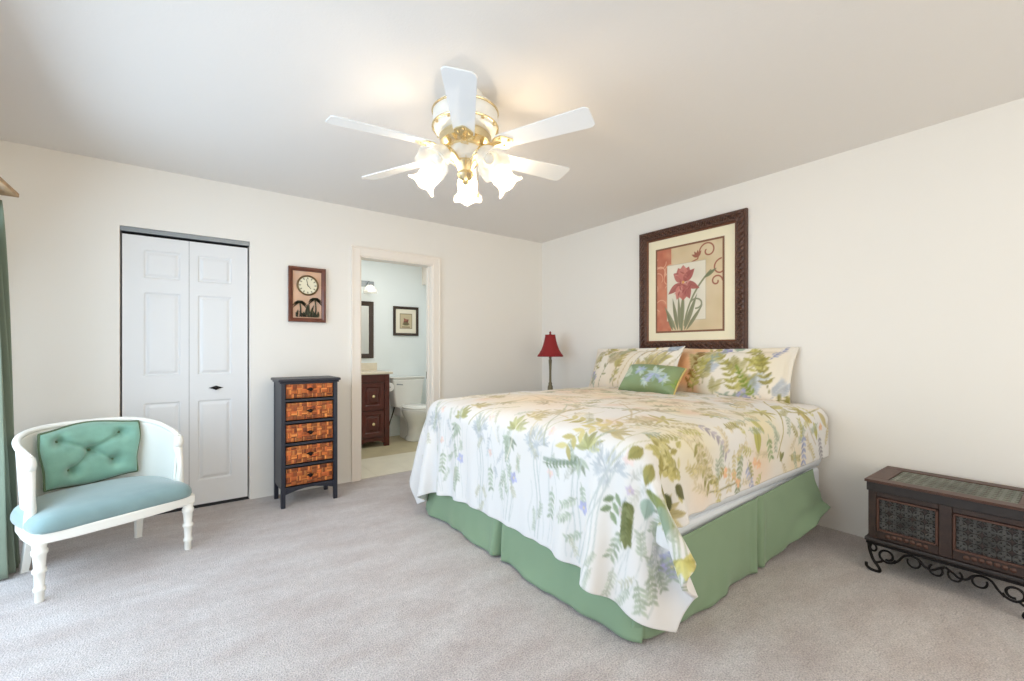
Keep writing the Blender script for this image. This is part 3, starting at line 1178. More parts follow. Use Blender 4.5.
# ------------------------------------------------------------------ ceiling fan
def fan():
    cx, cy = 1.111, 1.888
    t = thing('ceiling_fan', 'white and brass ceiling fan with five frosted tulip lights', 'ceiling fan', (cx, cy, ZC))
    b = MB()
    b.lathe([(0.085, 0.0), (0.090, -0.03), (0.075, -0.055), (0.10, -0.06)][::-1], 40)
    b.lathe([(0.10, -0.062), (0.15, -0.072), (0.160, -0.09), (0.160, -0.165), (0.150, -0.185), (0.12, -0.195), (0.10, -0.20)][::-1], 48)
    b.build('motor_housing', 'white_metal', t)
    bb = MB()
    for z, r in ((-0.092, 0.161), (-0.168, 0.161)):
        bb.tube([(r * math.cos(a), r * math.sin(a), z) for a in np.linspace(0, 2 * PI, 48, endpoint=False)], 0.006, 8, closed=True)
    for k in range(12):
        a = k * PI / 6
        bb.lathe([(0.008, -0.004), (0.008, 0.004), (0.003, 0.009)], 10, Matrix.Translation((0.157 * math.cos(a), 0.157 * math.sin(a), -0.178)))
    bb.build('band', 'brass', t)
    b = MB()
    b.lathe([(0.115, -0.198), (0.13, -0.215), (0.125, -0.245), (0.105, -0.262), (0.085, -0.27)][::-1], 40)
    b.build('flywheel', 'brass', t)
    b = MB()
    b.lathe([(0.075, -0.268), (0.080, -0.285), (0.072, -0.32), (0.05, -0.335)][::-1], 32)
    b.build('switch_housing', 'white_metal', t)
    b = MB()
    b.lathe([(0.052, -0.333), (0.056, -0.345), (0.045, -0.36), (0.036, -0.385), (0.042, -0.40), (0.030, -0.42), (0.014, -0.43), (0.018, -0.44), (0.004, -0.452)][::-1], 28)
    b.build('light_hub', 'brass', t)
    zb = 2.156 - ZC
    a0 = math.radians(237.4)
    TILT = Matrix(((1, 0, -0.042, 0), (0, 1, 0.021, 0), (0.042, -0.021, 1, 0), (0, 0, 0, 1)))
    for k in range(6):
        a = a0 + k * PI / 3
        R = TILT @ Matrix.Rotation(a, 4, 'Z') @ Matrix.Rotation(math.radians(-13), 4, 'X')
        # blade outline
        x0, x1 = 0.185, 0.645
        pl = []
        n = 10
        for i in range(n + 1):
            u = i / n
            pl.append((x0 + (x1 - 0.025 - x0) * u, -(0.048 + 0.018 * u)))
        pl += [(x1 - 0.012, -0.062), (x1, -0.048), (x1, 0.048), (x1 - 0.012, 0.062)]
        for i in range(n, -1, -1):
            u = i / n
            pl.append((x0 + (x1 - 0.025 - x0) * u, (0.048 + 0.018 * u)))
        M = Matrix.Translation((0, 0, zb)) @ R
        bl = MB().prism(pl, 0, 0.006, M).build('blade', 'white_blade', t, smooth=0, bevel=0.002)
        br = MB()
        tip = [(0.10, 0.018), (0.14, 0.013), (0.165, 0.022), (0.185, 0.040), (0.215, 0.046), (0.235, 0.034), (0.25, 0.018), (0.262, 0.006)]
        poly = [(x, -y) for x, y in tip] + [(x, y) for x, y in tip[::-1]]
        br.prism(poly, -0.006, -0.0005, M)
        for (x, y) in ((0.205, 0.025), (0.205, -0.025), (0.24, 0)):
            br.lathe([(0.006, -0.011), (0.007, -0.008), (0.007, -0.006)], 10, M @ Matrix.Translation((x, y, 0)))
        br.tube([M @ Vector((0.085, 0, 0.012)), M @ Vector((0.12, 0, 0.0)), M @ Vector((0.16, 0, -0.007)), M @ Vector((0.20, 0, -0.009))], [0.012, 0.014, 0.012, 0.004], 8, flat=0.7)
        br.build('bracket', 'brass', bl)
    # five lights, one pointing straight away from the door side
    for k in range(5):
        a = math.radians(56.4) + k * 2 * PI / 5
        A = Matrix.Rotation(a, 4, 'Z')
        arm = bez([A @ Vector(p) for p in ((0.040, 0, -0.352), (0.085, 0, -0.318), (0.125, 0, -0.314), (0.145, 0, -0.332))], 6)
        am = MB().tube(arm, 0.008, 8).build('lamp_arm', 'brass', t)
        tilt = Matrix.Rotation(math.radians(-44), 4, 'Y')
        S = Matrix.Translation(A @ Vector((0.143, 0, -0.328))) @ A @ tilt
        MB().lathe([(0.010, 0.012), (0.024, 0.006), (0.027, -0.008), (0.027, -0.026), (0.022, -0.028)][::-1], 20, S).build('socket_cup', 'brass', am)

        def wv(i, an, r, z):
            k_ = max(0, (i - 6) / 3.0)
            return r * (1 + 0.05 * k_ * math.cos(6 * an)), z - 0.005 * k_ * math.cos(6 * an)
        pr = [(0.026, -0.018), (0.034, -0.026), (0.046, -0.042), (0.052, -0.060), (0.052, -0.078), (0.049, -0.094), (0.050, -0.106), (0.058, -0.122), (0.068, -0.134), (0.080, -0.142)]
        MB().lathe(pr, 48, S, cap=False, wave=wv).build('glass_shade', 'frosted_glass', am, solid=(0.003, 0), smooth=180)
        MB().lathe([(0.010, -0.026), (0.012, -0.045), (0.022, -0.065), (0.025, -0.082), (0.018, -0.098), (0.004, -0.104)][::-1], 20, S).build('bulb', 'bulb_lit' if k in (0, 1, 4) else 'bulb_off', am, smooth=180)
    for (x, y, L) in ((0.045, -0.045, 0.165), (-0.03, -0.055, 0.10)):
        b = MB()
        b.tube([(x, y, -0.325), (x, y, -0.325 - L)], 0.0016, 6)
        b.lathe([(0.002, 0), (0.006, -0.008), (0.007, -0.02), (0.002, -0.028)][::-1], 10, Matrix.Translation((x, y, -0.325 - L)))
        b.build('pull_chain', 'brass', t)


fan()


# ------------------------------------------------------------------ bed
BX_F, BX_H, BY_N, BY_F = 1.425, 3.345, 1.085, 2.925      # foot, head, near and far sides of the mattress


def bed():
    t = thing('bed', 'king bed base with white mattress and long green pleated bed skirt', 'bed', (0, 0, 0))
    MB().box(BX_F + 0.02, BX_H, BY_N + 0.02, BY_F - 0.02, 0.14, 0.40).build('box_spring', 'sheet', t, smooth=0, bevel=0.02)
    MB().box(BX_F, BX_H + 0.01, BY_N, BY_F, 0.40, 0.735).build('mattress', 'sheet', t, smooth=40, bevel=0.05)
    for (x, y) in ((3.25, 1.16), (3.25, 2.85), (1.56, 1.22), (1.56, 2.80), (2.4, 2.0)):
        b = MB()
        b.lathe([(0.026, 0.0), (0.032, 0.008), (0.030, 0.03), (0.020, 0.045), (0.018, 0.14)], 16)
        o = b.build('leg', 'black_plastic', t)
        o.location = (x, y, 0)

    def panel(p0, p1, nrm, seed, pleats, lift=None, top0=0.385, top1=0.385, slack=0.03):
        r = np.random.default_rng(seed)
        L = math.hypot(p1[0] - p0[0], p1[1] - p0[1])
        nU, nV = int(L / 0.008), 26
        P = np.zeros((nU + 1, nV + 1, 3))
        w1 = smooth_noise(nU + 1, nV + 1, max(6, int(L / 0.13)), 5, r) * 0.016
        w2 = smooth_noise(nU + 1, nV + 1, max(8, int(L / 0.055)), 5, r) * 0.006
        for i in range(nU + 1):
            u = i / nU
            for j in range(nV + 1):
                v = j / nV
                o = 0.004 + slack * v ** 1.6 + (w1[i, j] + w2[i, j]) * (0.05 + 0.95 * v * v)
                for pc in pleats:
                    d = (u - pc) * L
                    o -= (0.055 * math.exp(-(d / 0.016) ** 2) - 0.022 * math.exp(-((abs(d) - 0.045) / 0.03) ** 2)) * (0.10 + 0.9 * v)
                zt = top0 + (top1 - top0) * u
                zb = 0.012
                x = p0[0] + (p1[0] - p0[0]) * u
                y = p0[1] + (p1[1] - p0[1]) * u
                if lift:
                    dz, do, dx = lift(u, v)
                    zb += dz
                    o += do
                    x += dx
                P[i, j] = (x + nrm[0] * o, y + nrm[1] * o, zt + (zb - zt) * v)
        return MB().grid(P)

    # foot panel (its split pleat in the middle), near side panel (lifted at the head end), far side panel
    def turn(u, v):
        k = max(0.0, (u - 0.955) / 0.045)
        return 0.0, -0.045 * k * k, 0.0

    panel((BX_F, BY_F + 0.005), (BX_F, BY_N - 0.005), (-1, 0), 3, [0.5], turn, slack=0.035).build('skirt_panel', 'skirt_cloth', t, smooth=180, solid=(0.003, 0))

    def lift(u, v):
        k = max(0.0, (u - 0.62) / 0.38)
        q = max(0.0, (0.04 - u) / 0.04)
        return 0.20 * k ** 1.3 * v, 0.075 * k * v + 0.02 * math.sin(8 * u) * v * v - 0.04 * q * q + 0.012 * k * v * math.sin(14 * v + 9 * u), -0.02 * k * v

    panel((BX_F - 0.005, BY_N - 0.002), (BX_H - 0.20, BY_N - 0.002), (0, -1), 4, [0.58], lift, 0.35, 0.425, 0.012).build('skirt_panel', 'skirt_cloth', t, smooth=180, solid=(0.003, 0))
    panel((BX_F - 0.01, BY_F), (BX_H, BY_F), (0, 1), 5, [0.5]).build('skirt_panel', 'skirt_cloth', t, smooth=180, solid=(0.003, 0))


bed()


# ---- the duvet: a cloth relaxed over the mattress, then refined
def relax_duvet():
    OF, ON, OFAR = 0.555, 0.300, 0.36
    SX, SY = OF + 1.915, ON + (BY_F - BY_N) + OFAR
    ds = 0.034
    ns, nt_ = int(round(SX / ds)) + 1, int(round(SY / ds)) + 1
    s = np.linspace(0, SX, ns)
    t = np.linspace(0, SY, nt_)
    S, Tt = np.meshgrid(s, t, indexing='ij')
    dx, dy = s[1], t[1]
    rng = np.random.default_rng(12)
    P = np.stack([BX_F - OF + S, BY_N - ON + Tt - 0.045 * (1 - S / SX) + 0.0, np.full_like(S, 0.90)], -1)
    P[..., 2] += rng.normal(size=S.shape) * 0.004
    V = np.zeros_like(P)
    c = np.array([(BX_F + BX_H + 0.4) / 2, (BY_N + BY_F) / 2, 0.395])
    hb = np.array([(BX_H + 0.4 - BX_F) / 2 + 0.035, (BY_F - BY_N) / 2 + 0.032, 0.405])
    rad = 0.085

    def collide(P, Pold):
        q0 = P.copy()
        ux = (P[..., 0] - 2.4) / 1.0
        uy = (P[..., 1] - c[1]) / 0.95
        crown = 0.055 * np.clip(1 - ux ** 4, 0, 1) * np.clip(1 - uy ** 4, 0, 1)
        L = P - c
        L[..., 2] -= crown
        q = np.abs(L) - (hb - rad)
        qm = np.maximum(q, 0)
        ln = np.linalg.norm(qm, axis=-1)
        d = ln + np.minimum(q.max(-1), 0) - rad
        g = np.where(ln[..., None] > 1e-9, qm / np.maximum(ln, 1e-9)[..., None], 0)
        ins = ln < 1e-9
        if ins.any():
            k = q[ins].argmax(-1)
            gi = np.zeros((k.size, 3))
            gi[np.arange(k.size), k] = 1
            g[ins] = gi
        g = g * np.sign(L)
        hit = d < 0
        P = np.where(hit[..., None], P - g * d[..., None], P)
        # friction
        mv = P - Pold
        mvt = mv - g * (mv * g).sum(-1, keepdims=True)
        P = np.where(hit[..., None], P - mvt * 0.55, P)
        P[..., 2] = np.maximum(P[..., 2], 0.02)
        return P

    def proj(P, a, b, rest, k):
        d = P[b] - P[a]
        l = np.linalg.norm(d, axis=-1, keepdims=True)
        cor = d * (k * 0.5 * (l - rest) / np.maximum(l, 1e-9))
        P[a] += cor
        P[b] -= cor

    con = []
    sl = slice
    for st in (0, 1):
        con.append(((sl(st, ns - 1, 2), sl(None)), (sl(st + 1, ns, 2), sl(None)), dx, 1.0))
        con.append(((sl(None), sl(st, nt_ - 1, 2)), (sl(None), sl(st + 1, nt_, 2)), dy, 1.0))
    dg = math.hypot(dx, dy)
    for st in (0, 1):
        con.append(((sl(st, ns - 1, 2), sl(0, nt_ - 1)), (sl(st + 1, ns, 2), sl(1, nt_)), dg, 0.35))
        con.append(((sl(st, ns - 1, 2), sl(1, nt_)), (sl(st + 1, ns, 2), sl(0, nt_ - 1)), dg, 0.35))
    for st in (0, 1, 2, 3):
        con.append(((sl(st, ns - 2, 4), sl(None)), (sl(st + 2, ns, 4), sl(None)), 2 * dx, 0.10))
        con.append(((sl(None), sl(st, nt_ - 2, 4)), (sl(None), sl(st + 2, nt_, 4)), 2 * dy, 0.10))

    def trim(con):
        out = []
        for a, b, r, k in con:
            na = P[a].shape
            nb = P[b].shape
            if na != nb:
                n0, n1 = min(na[0], nb[0]), min(na[1], nb[1])
                ra = tuple(list(range(*x.indices(n)))[:m_] for x, n, m_ in zip(a, (ns, nt_), (n0, n1)))
                rb = tuple(list(range(*x.indices(n)))[:m_] for x, n, m_ in zip(b, (ns, nt_), (n0, n1)))
                f = lambda l: slice(l[0], l[-1] + 1, (l[1] - l[0]) if len(l) > 1 else 1)
                a, b = tuple(map(f, ra)), tuple(map(f, rb))
            out.append((a, b, r, k))
        return out

    con = trim(con)
    dt = 1 / 60.0
    pin = P[-1].copy()
    pin[:, 2] = 0.80
    for step in range(240):
        old = P.copy()
        V[..., 2] -= 9.8 * dt
        # the corner flaps swing a little round the bed's edges
        V[:16, :9] += (np.linspace(1, 0, 16)[:, None] * np.linspace(1, 0, 9)[None])[..., None] * np.array((5.0, -3.6, 0.0)) * dt
        V[:12, -10:] += (np.linspace(1, 0, 12)[:, None] * np.linspace(0, 1, 10)[None])[..., None] * np.array((-1.2, 2.4, 0.0)) * dt
        V *= 0.975 if step < 200 else 0.9
        P = P + V * dt
        for it in range(22):
            for a, b, r, k in con:
                proj(P, a, b, r, k)
            P = collide(P, old) if it % 4 == 3 or it == 21 else P
        V = (P - old) / dt
        sp = np.linalg.norm(V, axis=-1, keepdims=True)
        V *= np.minimum(1, 3.0 / np.maximum(sp, 1e-6))
    return P, SX, SY


def duvet():
    P, SX, SY = relax_duvet()
    ns, nt_ = P.shape[:2]
    A, B = 400, 430
    W1, W2 = bspline_w(A, ns), bspline_w(B, nt_)
    Q = np.einsum('ai,ijk,bj->abk', W1, P, W2)
    du = np.gradient(Q, axis=0)
    dv = np.gradient(Q, axis=1)
    N = np.cross(du, dv)
    N /= np.maximum(np.linalg.norm(N, axis=-1, keepdims=True), 1e-9)
    r = np.random.default_rng(4)
    w = smooth_noise(A, B, 20, 34, r) * 0.0050 + smooth_noise(A, B, 52, 110, r) * 0.0024 + smooth_noise(A, B, 9, 11, r) * 0.006
    top = np.clip((Q[..., 2] - 0.55) / 0.2, 0.25, 1)
    sa = np.linspace(0, SX, A)[:, None] * np.ones((1, B))
    ta = np.linspace(0, SY, B)[None] * np.ones((A, 1))
    rx_, ry_ = 0.56 - sa, 0.31 - ta
    ph = np.arctan2(np.maximum(ry_, 0), np.maximum(rx_, 1e-6))
    rad = np.hypot(rx_, ry_)
    fold = np.where((rx_ > 0) & (ry_ > 0), np.sin(ph * 8.0 + 2.5 * smooth_noise(A, B, 6, 6, r)) * np.sin(ph * 2) * np.clip(rad / 0.3, 0, 1) * 0.028, 0)
    Q = Q + N * (w * top + fold)[..., None]
    s = np.linspace(0, SX, A)[:, None] * np.ones((1, B))
    t = np.linspace(0, SY, B)[None] * np.ones((A, 1))
    rr = random.Random(21)
    cv = floral(SX, SY, 0.0035, rr, 0.62)
    def wav(x, y, ang, L, amp, ph=0.0, n=22):
        return [(x + math.cos(ang) * L * f - math.sin(ang) * amp * math.sin(f * 7 + ph), y + math.sin(ang) * L * f + math.cos(ang) * amp * math.sin(f * 7 + ph)) for f in np.linspace(0, 1, n)]

    def spiky(x, y, ang, L, col, a=0.85, n=8, fan=1.35):
        for k in range(n):
            d = ang + fan * (2 * k / (n - 1) - 1) + rr.uniform(-.1, .1)
            l = 0.74 * L * rr.uniform(.75, 1.1)
            q = curve2(x, y, d, l, rr.uniform(-.5, .5), 6)
            cv.stroke(q, 0.006, vary(col, 10, rr), a)
            cv.leaf(*q[2], d + 0.3, l * 0.5, 0.014, vary(col, 14, rr), a, vein=False)
            cv.leaf(*q[3], d - 0.35, l * 0.45, 0.013, vary(col, 14, rr), a, vein=False)

    def palm5(x, y, ang, L, col, a=0.85, n=6, fan=1.3, wd=0.36):
        for k in range(n):
            d = ang + fan * (2 * k / (n - 1) - 1)
            l = 0.74 * L * (1 - 0.25 * abs(2 * k / (n - 1) - 1)) * rr.uniform(.85, 1.1)
            cv.leaf(x, y, d, l, l * wd * 0.85, vary(col, 26, rr), a)

    def spray(x, y, ang, L, col, a=0.85, ll=0.034):
        m_ = max(4, min(9, int(L / (ll * 0.62))))
        q = curve2(x, y, ang, L, rr.uniform(-.5, .5), m_)
        cv.stroke(q, 0.004, vary(np.array(col) * 0.9, 8, rr), a)
        for i in range(1, m_ + 1):
            d = math.atan2(q[i][1] - q[i - 1][1], q[i][0] - q[i - 1][0])
            for s_ in (-1, 1):
                cv.leaf(*q[i], d + s_ * 0.85, ll * rr.uniform(.8, 1.2), ll * 0.42, vary(col, 18, rr), a, vein=False)

    def bloom(x, y, R, col, a=0.85):
        for k in range(5):
            cv.leaf(x, y, k * 1.257 + rr.random(), R, R * 0.7, vary(col, 14, rr), a, vein=False)
        cv.disc(x, y, R * 0.18, (226, 206, 150), a)

    SG, SG2, GB, STM = (172, 180, 160), (164, 174, 152), (184, 188, 190), (190, 194, 190)
    GLD, OLV, FRN, TAN = (194, 180, 128), (150, 144, 84), (118, 124, 78), (204, 190, 156)
    PK, VI = (222, 196, 188), (174, 174, 206)
    # the repeat along the foot: paired wavy stems under a spiky crown, a drooping palm leaf, sprays and small blooms
    for c, t0 in enumerate((1.98, 1.42, 0.90, 0.44)):
        w_ = rr.uniform(-.02, .02)
        for o_ in (0.0, 0.024):
            cv.stroke(wav(0.02, t0 + o_ + w_, 0.03, 0.46, 0.012, c), 0.007, STM, 0.9)
        spiky(0.47, t0 + 0.02, 0.15, 0.15, GB, 0.85)
        spiky(0.47, t0 + 0.02, 2.6, 0.10, GB, 0.6, 5, 0.9)
        cv.stroke(curve2(0.50, t0 + 0.01, -0.35, 0.42, 0.5), 0.005, (186, 184, 150), 0.8)
        cv.stroke(curve2(0.50, t0 + 0.03, -0.15, 0.40, 0.4), 0.005, (186, 184, 150), 0.8)
        x, y = 0.475, t0 - 0.27
        palm5(x, y, 2.95, 0.13, SG, 0.9)
        palm5(x + 0.05, y - 0.04, 0.1, 0.15, (178, 178, 126), 0.85, 7, 1.5)
        palm5(x + 0.16, y - 0.10, -0.2, 0.16, GLD, 0.75, 7, 1.6)
        for o_ in (0.0, 0.03):
            cv.stroke(wav(0.03, y + o_ - 0.02, 0.02, 0.44, 0.014, c + 1), 0.006, STM, 0.85)
        for k in range(5):
            spray(0.16 + 0.07 * k, y + rr.uniform(-.05, .06), rr.choice([2.7, 3.4, 0.3, 2.2]), 0.09, SG2, 0.8, 0.028)
        bloom(0.27, y - 0.045, 0.035, VI, 0.9)
        spray(0.30, t0 - 0.10, 3.1, 0.13, SG2, 0.9, 0.036)
        bloom(0.36, t0 - 0.085, 0.026, PK, 0.9)
        bloom(0.56, t0 - 0.06, 0.03, PK, 0.6)
        cv.stroke(wav(0.10, t0 - 0.13, 0.05, 0.42, 0.02, 2), 0.004, STM, 0.6)
    for k in range(70):
        spray(rr.uniform(0.06, 0.62), rr.uniform(0.1, SY - 0.15), rr.choice([2.8, 3.4, 0.3, -0.4]) + rr.uniform(-.3, .3), rr.uniform(.06, .12), rr.choice([SG, SG2, GB, (186, 184, 158), (196, 196, 186)]), 0.62, rr.uniform(.018, .028))
        if k % 3 == 0:
            cv.stroke(wav(0.03, rr.uniform(0.1, SY - 0.2), rr.uniform(-.08, .08), rr.uniform(.25, .5), 0.012, k), 0.004, STM, 0.6)
    # near foot corner
    q = curve2(0.42, 0.86, -1.45, 0.22, 0.2, 8)
    cv.stroke(q, 0.02, (150, 160, 148), 0.8)
    spray(0.40, 0.87, -1.4, 0.22, (136, 150, 124), 0.9, 0.026)
    cv.stroke(wav(0.02, 0.60, -0.30, 0.52, 0.004), 0.009, STM, 0.9)
    cv.stroke(wav(0.02, 0.57, -0.30, 0.50, 0.004), 0.007, STM, 0.9)
    q = curve2(0.43, 0.335, 3.3, 0.15, 0.1, 8)
    for i in range(1, 9):
        for s_ in (-1, 1):
            cv.leaf(*q[i], 3.3 + s_ * 0.7, 0.045, 0.024, vary(FRN, 16, rr), 0.95)
    cv.leaf(*q[-1], 3.3, 0.055, 0.028, FRN, 0.95)
    q = curve2(0.43, 0.40, 3.1, 0.10, 0.1, 5)
    for i in range(1, 6):
        cv.leaf(*q[i], 3.1 + (0.9 if i % 2 else -0.9), 0.055, 0.026, vary((136, 152, 118), 14, rr), 0.9)
    bloom(0.455, 0.34, 0.022, (186, 172, 190), 0.8)
    # the big gold flower head with dark leaves under it
    for k in range(70):
        cv.leaf(0.70 + rr.gauss(0, .03), 0.275 + rr.gauss(0, .05), rr.uniform(0, 6.28), 0.05, 0.026, rr.choice([(180, 170, 104), (198, 188, 126), (162, 152, 88), (188, 180, 116), (208, 200, 146)]), 0.95)
    for (x, y, a, L, cc) in ((0.64, 0.17, 4.3, .09, (104, 104, 62)), (0.72, 0.17, 5.3, .09, (96, 96, 56)), (0.60, 0.22, 3.6, .08, (120, 116, 64)), (0.60, 0.30, 3.3, .09, OLV), (0.62, 0.36, 2.8, .07, OLV), (0.66, 0.15, 4.9, .08, (88, 92, 56))):
        cv.leaf(x, y, a, L, 0.05, cc, 0.95)
    for (x, y, a, L, w_, cc) in ((0.50, 0.28, 4.5, .16, .06, (138, 148, 92)), (0.50, 0.20, 3.7, .12, .075, (146, 164, 140)), (0.47, 0.26, 3.2, .09, .06, (158, 176, 160)), (0.55, 0.20, 4.2, .17, .035, (166, 160, 84))):
        cv.leaf(x, y, a, L, w_, cc, 0.95)
    for o_ in (0.0, 0.02, 0.05):
        cv.stroke(curve2(0.52 + o_, 0.20, 3.9, 0.34, -0.4), 0.006, (162, 172, 146), 0.85)
    bloom(0.24, 0.10, 0.055, (188, 180, 214), 0.95)
    bloom(0.27, 0.075, 0.035, (168, 166, 210), 0.9)
    for k in range(4):
        spray(0.30 - 0.05 * k, 0.13 + 0.03 * k, 3.6, 0.11, SG2, 0.85, 0.034)
    palm5(0.40, 0.05, 4.2, 0.12, (196, 186, 110), 0.9)
    # near side: long arching fronds and leaf sprays
    cv.stroke(curve2(0.80, 0.52, -1.2, 0.40, 0.3), 0.006, GLD, 0.9)
    for (x, y, a, L, cc, ll) in ((0.93, 0.33, -1.25, 0.24, OLV, .060), (0.78, 0.52, 1.9, 0.30, (184, 174, 112), .075), (1.05, 0.40, -1.0, 0.22, (170, 162, 170), .045), (0.74, 0.58, 2.6, 0.26, (196, 184, 124), .07),
                                 (1.32, 0.20, -1.8, 0.20, (150, 160, 128), .040), (1.38, 0.13, -1.3, 0.15, (160, 166, 196), .04), (1.62, 0.24, -1.4, 0.12, (150, 166, 120), .045), (2.06, 0.20, -1.5, 0.20, (150, 158, 192), .048), (2.30, 0.16, -1.3, 0.16, (150, 146, 150), .04),
                                 (1.20, 0.16, -1.7, 0.12, TAN, .036), (1.70, 0.50, 0.3, 0.26, GLD, .06), (2.20, 0.42, 0.6, 0.22, (176, 168, 100), .055)):
        spray(x, y, a, L, cc, 0.92, ll)
    for (x, y, a, L, cc) in ((1.50, 0.30, -1.6, .16, (176, 172, 88)), (1.54, 0.36, -1.2, .12, (190, 184, 110)), (1.75, 0.13, -1.2, .07, OLV), (1.80, 0.12, -2.4, .07, (124, 128, 76)), (2.10, 0.32, -0.6, .15, (196, 176, 110)), (1.95, 0.40, 0.2, .16, (186, 178, 104)), (2.24, 0.24, -1.3, .12, (180, 174, 96)), (2.36, 0.30, -1.0, .14, GLD)):
        cv.leaf(x, y, a, L, L * 0.42, cc, 0.92)
    for (x, y) in ((1.36, 0.46), (1.78, 0.40), (2.16, 0.34), (0.98, 0.50)):
        palm5(x, y, rr.uniform(0, 6.28), 0.15, (182, 172, 96), 0.85, 8, 2.4, 0.28)
    cv.stroke(curve2(1.72, 0.10, 0.9, 0.60, -0.5), 0.009, (164, 152, 92), 0.9)
    cv.stroke(curve2(2.00, 0.34, -0.1, 0.45, 0.4), 0.008, (158, 148, 92), 0.9)
    cv.stroke(curve2(1.02, 0.06, -0.05, 0.24, 0.2), 0.008, (150, 142, 100), 0.9)
    for (x, y) in ((1.24, 0.09), (1.28, 0.05), (1.50, 0.10), (2.34, 0.20), (1.16, 0.12), (1.46, 0.12)):
        bloom(x, y, 0.03, (226, 176, 136), 0.85)
    for k in range(60):
        spray(rr.uniform(0.75, 2.4), rr.uniform(0.02, 0.42), rr.uniform(0, 6.28), rr.uniform(.07, .14), rr.choice([OLV, GLD, SG2, (184, 178, 108), TAN]), 0.8, 0.03)
    # top: soft gold, olive and tan foliage
    for k in range(300):
        x, y = rr.uniform(0.72, SX), rr.uniform(0.45, SY - 0.1)
        cc = rr.choice([(176, 162, 116), (190, 174, 132), (206, 194, 162), (186, 168, 132), (166, 160, 116), (200, 180, 146), (226, 214, 190), (230, 222, 206), (170, 172, 150)])
        z = rr.random()
        if z < 0.4:
            palm5(x, y, rr.uniform(0, 6.28), rr.uniform(.1, .17), cc, 0.58, 7, 1.6, 0.3)
        elif z < 0.8:
            spray(x, y, rr.uniform(0, 6.28), rr.uniform(.10, .24), cc, 0.70, rr.uniform(.026, .045))
        else:
            cv.stroke(curve2(x, y, rr.uniform(0, 6.28), rr.uniform(.3, .6), rr.uniform(-1, 1)), 0.008, cc, 0.8)
        if k % 6 == 0:
            cv.wash(x, y, 0.07, (222, 186, 160), 0.45)
    mb = MB().grid(Q, cols=cv.sample(s, t))
    o = mb.build('comforter', 'duvet', smooth=180, solid=(0.020, -1))
    return tag(o, 'white comforter printed with green leaves spread over the bed', 'comforter')


duvet()


# ---- pillows
def pillow_mesh(w, h, th, cv, flange=0.0, a=90, bq=56, pinch=0.06, seed=1, wr=0.004):
    u = np.linspace(-1, 1, a)
    v = np.linspace(-1, 1, bq)
    U, V = np.meshgrid(u, v, indexing='ij')
    fu, fv = 1 - 2 * flange / w, 1 - 2 * flange / h
    bu = np.clip(1 - np.abs(U / fu) ** 3.2, 0, 1)
    bv = np.clip(1 - np.abs(V / fv) ** 3.2, 0, 1)
    e = (bu * bv) ** 0.5
    X = U * w / 2 * (1 - pinch * (1 - np.abs(V) ** 2) * np.abs(U) ** 3)
    Z = V * h / 2 * (1 - pinch * (1 - np.abs(U) ** 2) * np.abs(V) ** 3)
    r = np.random.default_rng(seed)
    n = smooth_noise(a, bq, 12, 8, r) * wr * (0.3 + e)
    sg = smooth_noise(a, bq, 7, 5, r) * wr * 1.3 * (1 - e)
    F = np.stack([X, -(th / 2 * e + 0.002) + n + sg, Z], -1)
    Bk = np.stack([X, (th / 2 * e * 0.8 + 0.002) + sg, Z], -1)
    col = cv.sample((U + 1) * w / 2, (V + 1) * h / 2)
    mb = MB().grid(F, cols=col).grid(Bk, cols=col, flip=True)
    edge = [i * bq for i in range(a)] + [(a - 1) * bq + j for j in range(1, bq)] + [i * bq + bq - 1 for i in range(a - 2, -1, -1)] + [j for j in range(bq - 2, 0, -1)]
    n_ = len(edge)
    off = a * bq
    for i in range(n_):
        p, q = edge[i], edge[(i + 1) % n_]
        mb.f.append((q, p, p + off, q + off))
        mb.m.append(0)
    return mb


